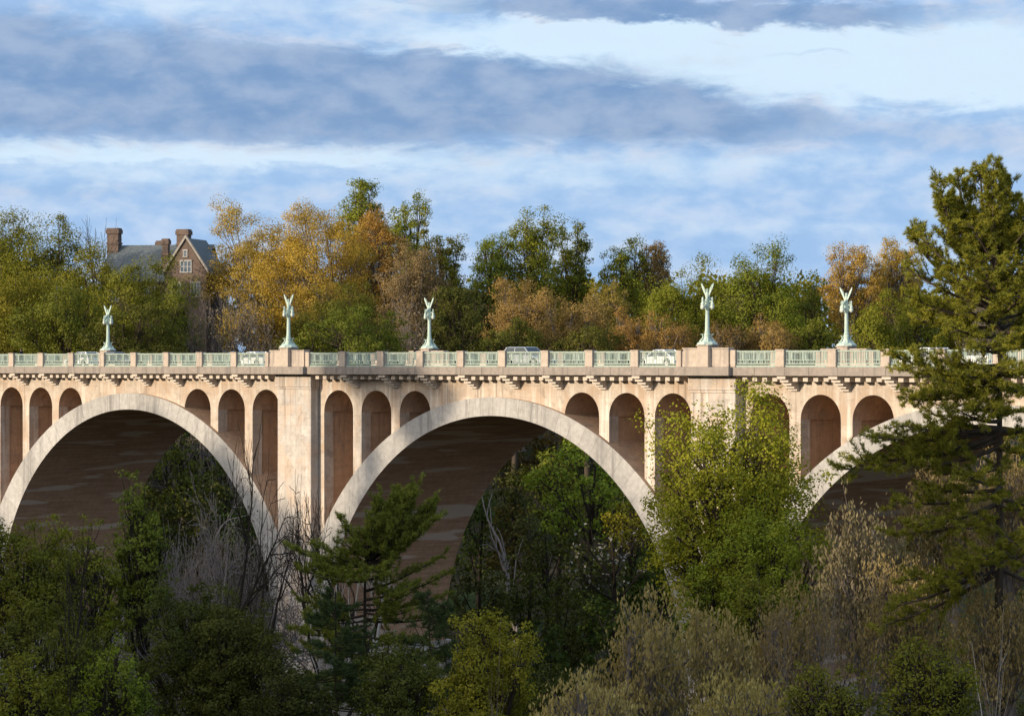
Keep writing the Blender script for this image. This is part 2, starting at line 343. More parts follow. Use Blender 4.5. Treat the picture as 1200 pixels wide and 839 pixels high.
# ---------------------------------------------------------------- the bridge
SP, WID = 50.0, 14.54                      # pier spacing, width between the spandrel walls
RI, ZI, RE, ZE = 21.58, -25.99, 25.53, -28.36
PIERS = [-100, -50, 0, 50, 100]; ARCHES = [-75, -25, 25, 75]
bridge = empty('arch_bridge', (0, 7.3, -36.0), label='long open spandrel arch bridge of warm concrete and pale stone across the wooded gorge', cat='bridge')
BL = Vector(bridge.location)
def bpart(o):
    o.parent = bridge; o.matrix_parent_inverse = Matrix.Translation(-BL); return o
DECK = -0.92
def arch_parts(cx, rs):
    # ring of voussoirs with its barrel
    n = 46; V = []; F = []; tone = []; mi = []
    y0, y1 = -0.38, WID + 0.38
    a_end = math.radians(7.0)
    prev = 0.5
    def ext_pt(a):                                          # point of the outer curve on the ray at angle a from the inner centre
        dx, dz = math.cos(a), math.sin(a); oz = ZI - ZE
        bq = oz * dz; r = -bq + math.sqrt(bq * bq - (oz * oz - RE * RE)); return r
    for k in range(n):
        tn = rs.uniform(0, 1); tone_k = 0.45 * prev + 0.55 * tn; prev = tn
        for q in range(3):
            a0 = math.pi * (k + q / 3) / n; a1 = math.pi * (k + (q + 1) / 3) / n
            if q == 0: a0 += 0.0007
            if q == 2: a1 -= 0.0007
            b = len(V)
            for a in (a0, a1):
                for r in (RI, ext_pt(a)):
                    for y in (y0, y1): V.append((cx + r * math.cos(a), y, ZI + r * math.sin(a)))
            # index: 0 a0 in y0, 1 a0 in y1, 2 a0 ex y0, 3 a0 ex y1, 4 a1 in y0 ...
            F += [(b, b + 2, b + 6, b + 4), (b + 1, b + 5, b + 7, b + 3), (b + 2, b + 3, b + 7, b + 6), (b, b + 4, b + 5, b + 1)]
            tone += [tone_k] * 3 + [0.5]; mi += [0, 0, 2, 1]
        # joint floor, 2 cm behind the faces
        a0 = math.pi * (k + 1) / n
        if k < n - 1:
            b = len(V)
            for a in (a0 - 0.002, a0 + 0.002):
                for r in (RI + 0.012, ext_pt(a) - 0.012):
                    for y in (y0 + 0.015, y1 - 0.015): V.append((cx + r * math.cos(a), y, ZI + r * math.sin(a)))
            F += [(b, b + 2, b + 6, b + 4), (b + 1, b + 5, b + 7, b + 3), (b + 2, b + 3, b + 7, b + 6), (b, b + 4, b + 5, b + 1)]
            tone += [0.2] * 4; mi += [0, 0, 0, 1]
    me = np_mesh('arch_ring', np.array(V), np.array(F), False, tone)
    me.polygons.foreach_set('material_index', np.array(mi, np.int32))
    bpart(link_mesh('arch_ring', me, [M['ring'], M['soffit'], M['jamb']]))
    # barrel wall below the springing
    # spandrel wall with six round-headed openings
    xs = set(np.round(np.arange(-22.6, 22.61, 0.2), 3)); ops = []
    for c in (-20, -15, -10, 10, 15, 20):
        ops.append(c)
        for q in np.linspace(0, math.pi, 17): xs.add(round(c + 1.95 * math.cos(q), 4))
    xs = sorted(xs); ro, zc = 1.95, -4.3
    def zext(x): return ZE + math.sqrt(max(0.0, (RE - 0.25) ** 2 - x * x))
    def inside(x):
        for c in ops:
            if abs(x - c) < ro - 1e-6: return c
        return None
    w = MB()
    zt = DECK
    for x0, x1 in zip(xs[:-1], xs[1:]):
        xm = (x0 + x1) / 2; c = inside(xm)
        za, zb = zext(x0), zext(x1)
        op = False
        if c is not None:
            ha = zc + math.sqrt(max(0, ro * ro - (x0 - c) ** 2)); hb = zc + math.sqrt(max(0, ro * ro - (x1 - c) ** 2))
            if ha > za or hb > zb: za, zb = max(ha, za), max(hb, zb); op = True
        vs = [(cx + x0, 0, za), (cx + x1, 0, zb), (cx + x1, 0, zt), (cx + x0, 0, zt), (cx + x0, WID, za), (cx + x1, WID, zb), (cx + x1, WID, zt), (cx + x0, WID, zt)]
        w.cur = 0; w.add(vs, [(0, 1, 2, 3), (5, 4, 7, 6)])
        if op: w.cur = 1; w.add(vs, [(1, 0, 4, 5)])
    for c in ops:                                            # jambs
        for sd in (-1, 1):
            x = c + sd * ro
            if zext(x) < zc - 0.02:
                zb = zext(x) - 0.05; xi = x + sd * 0.24; yf, yb = 1.15, WID - 1.15; za = zc + 0.15
                def quad(mat, *pts): w.cur = mat; w.add([(cx + p[0], p[1], p[2]) for p in pts], [(0, 1, 2, 3)])
                for y0_, y1_ in ((0, yf), (yb, WID)): quad(0, (x, y0_, zb), (x, y0_, zc), (x, y1_, zc), (x, y1_, zb))
                # the cross wall behind the front frame is thinner, so the passage widens by a step
                zi = zb - 0.6
                quad(1, (xi, yf, zi), (xi, yf, za), (xi, yb, za), (xi, yb, zi))
                for y_ in (yf, yb): quad(1, (x, y_, zi), (x, y_, za), (xi, y_, za), (xi, y_, zi))
                quad(1, (x - sd * 0.02, yf, za), (xi, yf, za), (xi, yb, za), (x - sd * 0.02, yb, za))
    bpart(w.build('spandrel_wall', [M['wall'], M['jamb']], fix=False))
def pier_parts(px):
    p = MB()
    p.box(px - 2.3, px + 2.3, -0.95, WID + 0.95, -38, -2.06)
    p.box(px - 3.42, px + 3.42, -1.25, WID + 1.25, -40, ZI + 0.02)
    o = bpart(p.build('pier', M['pier'], bevel=0.04))
    c = MB(); c.box(px - 2.46, px + 2.46, -1.12, WID + 1.12, -2.06, DECK - 0.002)
    c.box(px - 2.38, px + 2.38, -1.03, WID + 1.03, -2.28, -2.062)
    k = c.build('pier_cap', M['pier'], o, bevel=0.025)
    return o
rs = random.Random(4)
for c in ARCHES: arch_parts(c, rs)
for x in PIERS: pier_parts(x)
X0, X1 = -128.0, 132.0
YN, YF = -1.62, WID + 1.62                 # parapet lines
def both(fn):                              # a run along the near and the far side
    fn(lambda y: y); fn(lambda y: WID - y)
for sgn in (0, 1):
    c = MB()
    def yy(a, b):
        return (a, b) if not sgn else (WID - b, WID - a)
    edges = [X0] + [e for x in PIERS for e in (x - 2.75, x + 2.75)] + [X1]
    for i in range(0, len(edges) - 1):
        if i % 2 == 0:
            x = edges[i] + (0.004 if i else 0)
            while x < edges[i + 1] - 0.1:                    # stones of the cornice with fine joints
                xn = min(x + rs.uniform(1.9, 3.0), edges[i + 1])
                if edges[i + 1] - xn < 0.8: xn = edges[i + 1]
                c.box(x + 0.008, xn - 0.008, *yy(-1.92 + rs.uniform(0, 0.012), 0.3), DECK, -0.25); x = xn
        else:
            c.box(edges[i], edges[i + 1], *yy(-2.32, 0.32), DECK - 0.001, -0.244)
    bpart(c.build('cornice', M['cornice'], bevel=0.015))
dn0 = None; rest = MB()
for i in range(int(X1 - X0)):
    x = X0 + 0.5 + i
    if min(abs(x - q) for q in PIERS) < 2.9 or abs((x - 2.5) % 5) < 0.05 or abs((x - 2.5) % 5 - 5) < 0.05: continue
    if not -44 < x < 78:
        rest.box(x - 0.24, x + 0.24, -1.25, 0.05, -1.36, DECK - 0.003); continue
    if dn0 is None:
        q = MB(); q.box(-0.24, 0.24, -1.25, 0.05, -1.36, DECK - 0.003); dn0 = q.build('dentil', M['dentil'], bevel=0.012); o = dn0
    else: o = dn0.copy(); COL.objects.link(o)
    o.location = (x, 0, 0); bpart(o)
tag(bpart(rest.build('dentil_row', M['dentil'])), kind='stuff')
bk0 = None
for k in range(-25, 26):
    x = 5 * k + 2.5
    if min(abs(x - q) for q in PIERS) < 3.2 or not (-58 < x < 98): continue
    if bk0 is None:
        b = MB(); 
        for (yo, za, zb) in ((-1.72, -1.17, DECK - 0.004), (-1.34, -1.42, -1.172), (-0.98, -1.66, -1.422), (-0.62, -1.88, -1.662), (-0.30, -2.08, -1.882)):
            b.box(-0.42, 0.42, yo, 0.05, za, zb)
        bk0 = b.build('bracket', M['dentil'], bevel=0.012); o = bk0
    else: o = bk0.copy(); COL.objects.link(o)
    o.location = (x, 0, 0); bpart(o)
# deck, kerbs and carriageway
s = MB(); s.box(X0, X1, 0.3, WID - 0.3, -1.6, -0.33); bpart(s.build('deck_slab', M['cornice']))
def sheet(name, x0, x1, y0, y1, z0, z1, mat, label):
    q = MB(); q.box(x0, x1, y0, y1, z0, z1); return tag(q.build(name, mat), label, kind='structure')
sheet('roadway', -600, 520, 1.42, WID - 1.42, -0.326, -0.27, M['asphalt'], 'asphalt carriageway along the top of the bridge')
sheet('sidewalk', -600, 520, -1.28, 1.40, -0.244, -0.13, M['sidewalk'], 'concrete pavement on the near side of the bridge')
sheet('sidewalk', -600, 520, WID - 1.40, WID + 1.28, -0.244, -0.13, M['sidewalk'], 'concrete pavement on the far side of the bridge')
q = MB(); q.box(-200, 200, 7.12, 7.22, -0.266, -0.262); q.box(-200, 200, 7.34, 7.44, -0.266, -0.262)
tag(q.build('road_marking', M['paint']), 'double yellow centre line painted on the carriageway', kind='structure')

# parapet: stone posts, patinated railing panels, blocks that carry the lamps
def parapet(yc, out, xa, xb):
    """out = -1 for the near side, +1 for the far side"""
    def yy(a, b):
        a, b = yc - out * a, yc - out * b; return (min(a, b), max(a, b))
    post0 = None; pan0 = None; ped0 = None
    spans = []
    for k in range(-25, 26):
        x = 5 * k + 2.5
        if not xa < x < xb: continue
        if min(abs(x - q) for q in PIERS) < 3.2: continue
        if post0 is None:
            p = MB(); p.box(-0.40, 0.40, *yy(-0.26, 0.26), -0.243, 1.02); p.box(-0.44, 0.44, *yy(-0.30, 0.30), 1.022, 1.12); p.box(-0.43, 0.43, *yy(-0.29, 0.29), -0.242, -0.06)
            post0 = p.build('parapet_post', M['parapet'], bevel=0.015); o = post0
        else: o = post0.copy(); COL.objects.link(o)
        o.location = (x, 0, 0); bpart(o)
    for x in PIERS:
        if not xa - 5 < x < xb + 5: continue
        if ped0 is None:
            p = MB()
            p.box(-0.56, 0.56, *yy(-0.58, 0.62), -0.243, 1.40); p.box(-0.64, 0.64, *yy(-0.66, 0.70), 1.402, 1.50); p.box(-0.62, 0.62, *yy(-0.64, 0.68), -0.242, 0.05)
            for sd in (-1, 1):
                def xx(a, b): return (min(sd * a, sd * b), max(sd * a, sd * b))
                p.box(*xx(0.562, 2.34), *yy(-0.20, 0.40), -0.243, 1.16); p.box(*xx(0.65, 2.40), *yy(-0.26, 0.46), 1.162, 1.27); p.box(*xx(0.63, 2.40), *yy(-0.26, 0.46), -0.242, 0.02)
                p.box(*xx(2.55, 3.05), *yy(-0.24, 0.30), -0.243, 1.08); p.box(*xx(2.402, 2.548), *yy(-0.10, 0.2), -0.243, 1.0)
            ped0 = p.build('lamp_pedestal', M['parapet'], bevel=0.02); o = ped0
        else: o = ped0.copy(); COL.objects.link(o)
        o.location = (x, 0, 0); bpart(o)
    def panel(L):
        r = MB(); h = L / 2
        r.box(-h, h, *yy(-0.09, 0.09), 0.93, 1.03); r.box(-h, h, *yy(-0.07, 0.07), -0.02, 0.06); r.box(-h, h, *yy(-0.14, 0.14), -0.243, -0.10)
        r.box(-h, h, *yy(-0.035, 0.035), 0.30, 0.34)
        n = int(round(L / 0.155)); st = L / n
        for i in range(n):
            x = -h + (i + 0.5) * st
            if i % 7 in (2, 3, 4):                                       # ornamental cast panel between the plain bars
                r.box(x - st * 0.42, x + st * 0.42, *yy(-0.02, 0.02), 0.36, 0.90) if i % 7 == 3 else r.box(x - 0.03, x + 0.03, *yy(-0.03, 0.03), 0.06, 0.93)
            else: r.box(x - 0.020, x + 0.020, *yy(-0.02, 0.02), 0.062, 0.928)
        return r
    cache = {}
    xs = sorted([(5 * k + 2.5, 0.41) for k in range(-25, 26) if min(abs(5 * k + 2.5 - q) for q in PIERS) > 3.2] + [(q, 3.06) for q in PIERS])
    for (a, wa), (b, wb) in zip(xs[:-1], xs[1:]):
        m = (a + wa + b - wb) / 2; L = round(b - wb - a - wa, 3)
        if not xa < m < xb: continue
        if L not in cache: cache[L] = panel(L).build('railing_panel', M['rail']); o = cache[L]
        else: o = cache[L].copy(); COL.objects.link(o)
        o.location = (m, 0, 0); bpart(o)
parapet(YN, -1, -54, 98)
parapet(YF, 1, -80, 80)
# abutments beyond the last piers
for xa, xb in ((X0, -100.0), (100.0, X1)):
    q = MB(); q.box(xa, xb, 0.02, WID - 0.02, -38, DECK - 0.005); bpart(q.build('abutment', M['wall']))

# ---------------------------------------------------------------- trees: leaf and twig generators
def leaf_mat(name, cols, sat_noise=0.5, trans=0.28):
    """cols: (young/light, old/dark); each tree shifts it through its own object colour"""
    m = bpy.data.materials.new(name); m.use_nodes = True; t = NT(m.node_tree); t.n.clear()
    out = t.new('ShaderNodeOutputMaterial')
    at_ = t.new('ShaderNodeAttribute', attribute_name='tone')
    oi = t.new('ShaderNodeObjectInfo')
    c = t.mix(at_.outputs['Fac'], cols[1], cols[0])
    c = t.mix(1.0, c, oi.outputs['Color'], 'MULTIPLY')
    d = t.new('ShaderNodeBsdfDiffuse'); t.link(c, d.inputs[0])
    tr = t.new('ShaderNodeBsdfTranslucent'); t.link(t.mix(1.0, c, (1.15, 1.1, 0.6), 'MULTIPLY'), tr.inputs[0])
    gl = t.new('ShaderNodeBsdfGlossy'); gl.inputs['Roughness'].default_value = 0.55; gl.inputs[0].default_value = (0.8, 0.8, 0.8, 1)
    mx = t.new('ShaderNodeMixShader'); mx.inputs[0].default_value = trans
    t.link(d.outputs[0], mx.inputs[1]); t.link(tr.outputs[0], mx.inputs[2])
    mg = t.new('ShaderNodeMixShader'); mg.inputs[0].default_value = 0.012
    t.link(mx.outputs[0], mg.inputs[1]); t.link(gl.outputs[0], mg.inputs[2])
    t.link(mg.outputs[0], out.inputs[0]); return m
def bark_mat(name, lo, hi):
    m, t, b = principled(name, 0.95, 0.1)
    P = objco(t); n = t.noise(t.scale(P, (3, 3, 0.6)), 1.0, 4, 0.6)
    t.link(t.mix(t.mapr(n, 0.3, 0.7), lo, hi), b.inputs['Base Color']); return m
L = {
 'green':  leaf_mat('leaf_green', ((0.265, 0.225, 0.020), (0.100, 0.103, 0.012))),
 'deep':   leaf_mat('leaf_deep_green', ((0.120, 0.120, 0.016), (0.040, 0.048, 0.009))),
 'bright': leaf_mat('leaf_spring_green', ((0.335, 0.305, 0.022), (0.155, 0.168, 0.014))),
 'gold':   leaf_mat('leaf_golden', ((0.47, 0.335, 0.060), (0.26, 0.185, 0.038))),
 'tan':    leaf_mat('catkin_tan', ((0.42, 0.325, 0.15), (0.22, 0.17, 0.08))),
 'olive':  leaf_mat('leaf_olive', ((0.27, 0.235, 0.020), (0.11, 0.105, 0.012))),
 'needle': leaf_mat('pine_needle', ((0.25, 0.235, 0.035), (0.070, 0.090, 0.018)), trans=0.2),
 'blue':   leaf_mat('pine_needle_blue', ((0.10, 0.12, 0.040), (0.030, 0.050, 0.020)), trans=0.2),
 'bud':    leaf_mat('twig_bud', ((0.20, 0.16, 0.11), (0.10, 0.08, 0.06)), trans=0.1),
 'white':  leaf_mat('dogwood_blossom', ((0.75, 0.72, 0.66), (0.55, 0.53, 0.48)), trans=0.3),
}
B = {
 'brown': bark_mat('bark_brown', (0.035, 0.027, 0.020), (0.085, 0.066, 0.048)),
 'grey':  bark_mat('bark_grey', (0.10, 0.085, 0.075), (0.20, 0.17, 0.15)),
 'pale':  bark_mat('bark_pale', (0.26, 0.24, 0.22), (0.48, 0.45, 0.41)),
 'lilac': bark_mat('bark_lilac_grey', (0.17, 0.145, 0.135), (0.32, 0.28, 0.26)),
 'dark':  bark_mat('bark_dark', (0.020, 0.016, 0.013), (0.045, 0.036, 0.028)),
}
def unit(v): return v / np.maximum(np.linalg.norm(v, axis=-1, keepdims=True), 1e-9)
class Tubes:
    def __init__(s): s.V = []; s.F = []; s.n = 0
    def add(s, pts, rad, k):
        pts = np.asarray(pts, float); rad = np.asarray(rad, float); m = len(pts)
        d = unit(np.gradient(pts, axis=0))
        ref = np.where(np.abs(d[:, 2:3]) > 0.9, np.array([[1.0, 0, 0]]), np.array([[0, 0, 1.0]]))
        if np.abs(d[0, 2]) > 0.8: ref[:] = (1.0, 0, 0)
        u = unit(np.cross(d, ref)); w = np.cross(d, u)
        a = 2 * np.pi * np.arange(k) / k
        ring = pts[:, None] + rad[:, None, None] * (np.cos(a)[None, :, None] * u[:, None] + np.sin(a)[None, :, None] * w[:, None])
        i = s.n + np.arange(m * k).reshape(m, k)
        j = np.roll(i, -1, 1)
        s.F.append(np.stack([i[:-1], j[:-1], j[1:], i[1:]], -1).reshape(-1, 4)); s.V.append(ring.reshape(-1, 3)); s.n += m * k
    def mesh(s, name): return np_mesh(name, np.concatenate(s.V), np.concatenate(s.F), True)
def bez(a, b, c, n):
    q = np.linspace(0, 1, n)[:, None]; return (1 - q) ** 2 * a + 2 * q * (1 - q) * b + q * q * c
def leaves_mesh(rg, pos, nrm, size, aspect=1.5, tone=None, up=None):
    n = len(pos)
    if up is None:
        t1 = unit(np.cross(nrm, rg.normal(size=(n, 3))))
    else: t1 = unit(up)
    t2 = unit(np.cross(nrm, t1))
    s = (size * rg.uniform(0.65, 1.35, n))[:, None]
    a = t1 * s * aspect * 0.5; b = t2 * s * 0.5
    fold = unit(nrm) * s * 0.12
    V = np.stack([pos - a, pos + b * 0.9 + fold, pos + a, pos - b * 0.9 + fold], 1).reshape(-1, 3)
    F = np.arange(4 * n).reshape(n, 4)
    if tone is None: tone = rg.uniform(0, 1, n)
    return np_mesh('crown', V, F, False, tone)

def crown_points(rg, Rx, Rz, lobes, fill, rag, zmin=-0.75):
    """lobe centres and clump centres of an uneven crown in a box 2Rx wide and 2Rz high, centred on the origin"""
    LC = []; gold = math.pi * (3 - 5 ** 0.5)
    for i in range(lobes):
        z = zmin + (0.98 - zmin) * (i + rg.uniform(0.1, 0.9)) / lobes; z = min(z, 0.97); az = i * gold + rg.uniform(-0.5, 0.5)
        r = math.sqrt(max(0.0, 1 - z * z)); q = rg.uniform(0.50, 0.72) if i % 4 else rg.uniform(0.15, 0.45)
        LC.append((r * math.cos(az) * q, r * math.sin(az) * q, z * q, rg.uniform(0.30, 0.50)))
    LC = np.array(LC); CC = []; OW = []
    for l in LC:
        n = int(fill * (l[3] / 0.36) ** 2)
        d = unit(rg.normal(size=(n, 3)) + np.array([0, 0, 0.35]) + 0.7 * unit(l[:3]))
        r = l[3] * (rg.uniform(0.35, 1.0, n) ** 0.5) * (1 + rag * rg.normal(size=n) * 0.18)
        CC.append(l[:3] + d * r[:, None]); OW.append(np.full(n, len(OW)))
    CC = np.concatenate(CC); OW = np.concatenate(OW)
    ex = np.percentile(np.hypot(CC[:, 0], CC[:, 1]), 96); zl, zh = np.percentile(CC[:, 2], 2), CC[:, 2].max()
    f = np.array([1 / ex, 1 / ex, 1.0])
    for A in (CC, LC):
        A[:, :3] *= f; A[:, 2] = (A[:, 2] - zl) / (zh - zl) * 2 - 1
    S3 = np.array([Rx, Rx, Rz])
    return LC[:, :3] * S3, CC * S3, OW

def broadleaf(name, px, ytop, d, wpx, hpx, leaf, bark='brown', color=(1, 1, 1), dens=1.0, lpx=2.6, lobes=9, fill=16, rag=1.0, clump=0.2,
              seed=0, spindle=False, aspect=1.4, twigs=True, flat=0.75, trunk_r=None, zmin=-0.75, **kw):
    """a tree whose crown is seen wpx wide and hpx high with its top at (px, ytop), standing at distance d"""
    rg = np.random.RandomState(seed * 7 + int(px) + 3 * int(ytop) + 5000)
    p = at(px, d); g = gz(p); k = d / FPX
    ztop = zat(ytop, d); Rx, Rz = wpx * k / 2, hpx * k / 2
    H = max(ztop - g, 3.0); cz = H - Rz
    LC, CC, OW = crown_points(rg, Rx * 0.96, Rz * 0.96, lobes, fill, rag, zmin)
    root = empty(name, (p[0], p[1], g - 0.15), rz=0, **kw)
    tb = Tubes()
    r0 = trunk_r or max(0.16, H * 0.016 + Rx * 0.02)
    top = np.array([rg.normal() * Rx * 0.12, rg.normal() * Rx * 0.12, cz + Rz * 0.45])
    mid = np.array([rg.normal() * Rx * 0.15, rg.normal() * Rx * 0.15, (cz) * 0.55])
    tr = bez(np.zeros(3), mid, top, 14); trr = np.linspace(r0, r0 * 0.22, 14); trr[0] *= 1.35
    tb.add(tr, trr, 8)
    for i, l in enumerate(LC):
        q = np.clip((cz + l[2] - Rz * 0.75) / top[2], 0.22, 0.9); b0 = tr[int(q * 13)]
        tip = np.array([0, 0, cz]) + l
        ctl = (b0 + tip) / 2 + np.array([l[0] * 0.25, l[1] * 0.25, -0.12 * Rz])
        lb = bez(b0, ctl, tip, 8); rr = np.linspace(r0 * 0.42, r0 * 0.10, 8); tb.add(lb, rr, 5)
        if twigs:
            idx = np.where(OW == i)[0]
            for j in idx[:14 if twigs is True else twigs]:
                s0 = lb[rg.randint(3, 8)]; e = np.array([0, 0, cz]) + CC[j]
                tb.add(bez(s0, (s0 + e) / 2 + rg.normal(size=3) * 0.12 * Rx * 0.5, e, 4), np.linspace(r0 * 0.10, max(0.012, 0.30 * k), 4), 3)
    link_mesh('trunk', tb.mesh('trunk'), B[bark], root)
    lsz = lpx * k
    crad = clump * min(Rx, Rz) * 1.15
    n_total = int(dens * 3.4 * (wpx * hpx) / (lpx * lpx * aspect * 0.5) * 0.62)
    per = rg.multinomial(n_total, np.full(len(CC), 1.0 / len(CC)))
    own = np.repeat(np.arange(len(CC)), per)
    rr = (crad * (0.55 + 0.9 * rg.uniform(size=len(CC))))[own]
    u = unit(rg.normal(size=(n_total, 3))) * (rg.uniform(0.05, 1, n_total) ** 0.45)[:, None]
    u[:, 2] *= flat
    pos = CC[own] + u * rr[:, None] + np.array([0, 0, cz])
    # thin the very bottom of the crown, let single sprays stick out at the top
    cd = unit(CC / np.array([Rx, Rx, Rz]))[own]
    nrm = unit(rg.normal(size=(n_total, 3)) * 0.42 + u * 1.1 + cd * 0.45 + np.array([0, 0, 0.25]))
    ctone = rg.uniform(0, 1, len(CC))[own]
    tone = np.clip(0.5 * ctone + 0.5 * rg.uniform(0, 1, n_total), 0, 1)
    up = None
    if spindle:
        up = unit(rg.normal(size=(n_total, 3)) * 0.28 + np.array([0, 0, 1.0])); nrm = unit(np.cross(up, rg.normal(size=(n_total, 3))))
    me = leaves_mesh(rg, pos, nrm, lsz, aspect, tone, up)
    o = link_mesh('crown', me, L[leaf], root); o.color = (*color, 1)
    return root

def grow(rg, tb, tips, p, d, ln, r, depth, kmin, spread, upw, nch):
    n = 5 if depth > 1 else 4
    pts = [p]; dd = d
    for i in range(n - 1):
        dd = unit(dd + rg.normal(size=3) * 0.20 + np.array([0, 0, upw * 0.16])); pts.append(pts[-1] + dd * ln / (n - 1))
    pts = np.array(pts); r1 = max(r * 0.45, kmin)
    tb.add(pts, np.linspace(max(r, kmin), r1, n), 7 if r > 6 * kmin else (5 if r > 2.5 * kmin else 3))
    if depth == 0:
        tips.append(pts[-1]); tips.append(pts[2]); return
    c = rg.randint(nch[0], nch[1] + 1)
    for i in range(c):
        q = 1.0 if i == 0 else rg.uniform(0.30, 0.95)
        f = q * (n - 1); a = int(min(f, n - 2)); b0 = pts[a] + (pts[a + 1] - pts[a]) * (f - a)
        side = unit(np.cross(dd, rg.normal(size=3)))
        nd = unit(dd + side * (0.25 if i == 0 else rg.uniform(0.6, 1.3)) * spread + np.array([0, 0, upw * 0.22]))
        grow(rg, tb, tips, b0, nd, ln * rg.uniform(0.58, 0.82), r * (0.62 if i == 0 else 0.46), depth - 1, kmin, spread, upw, nch)
def bare(name, px, ytop, d, wpx, bark='grey', depth=5, spread=0.75, upw=0.6, nch=(3, 4), buds=0, bud='bud', seed=0, thick=1.0, stems=1, low=0.22, color=(1, 1, 1), lpx=1.8, tw=0.28, **kw):
    rg = np.random.RandomState(seed * 11 + int(px) + 900)
    p = at(px, d); g = gz(p); k = d / FPX; H = zat(ytop, d) - g
    root = empty(name, (p[0], p[1], g - 0.15), **kw)
    tb = Tubes(); tips = []
    for sidx in range(stems):
        ln = H * 0.36; lean = unit(np.array([rg.normal() * 0.22, rg.normal() * 0.22, 1.0])) if stems > 1 else unit(np.array([rg.normal() * 0.06, rg.normal() * 0.06, 1.0]))
        grow(rg, tb, tips, np.zeros(3), lean, ln, thick * H * 0.017, depth, tw * k, spread, upw, nch)
    V = np.concatenate(tb.V)
    # bring the crown to the height and width the tree has
    sz = H / V[:, 2].max(); lo = np.percentile(V[:, :2], 2, axis=0); hi = np.percentile(V[:, :2], 98, axis=0)
    sx = min(1.6, wpx * k / max(1e-3, (hi - lo).mean()))
    T = np.array(tips); hz = lambda A: np.stack([A[:, 0] * (1 + (sx - 1) * sstep(A[:, 2] * sz / H, low * 0.6, 0.7)), A[:, 1] * (1 + (sx - 1) * sstep(A[:, 2] * sz / H, low * 0.6, 0.7)), A[:, 2] * sz], -1)
    tb.V = [hz(V)]; T = hz(T)
    link_mesh('trunk', tb.mesh('trunk'), B[bark], root)
    if buds:
        n = len(T) * buds; own = np.repeat(np.arange(len(T)), buds)
        pos = T[own] + rg.normal(size=(n, 3)) * 0.02 * H * 0.8
        up = unit(rg.normal(size=(n, 3)) * 0.4 + np.array([0, 0, 1.0])); nr = unit(np.cross(up, rg.normal(size=(n, 3))))
        o = link_mesh('crown', leaves_mesh(rg, pos, nr, lpx * k, 1.6, None, up), L[bud], root); o.color = (*color, 1)
    return root

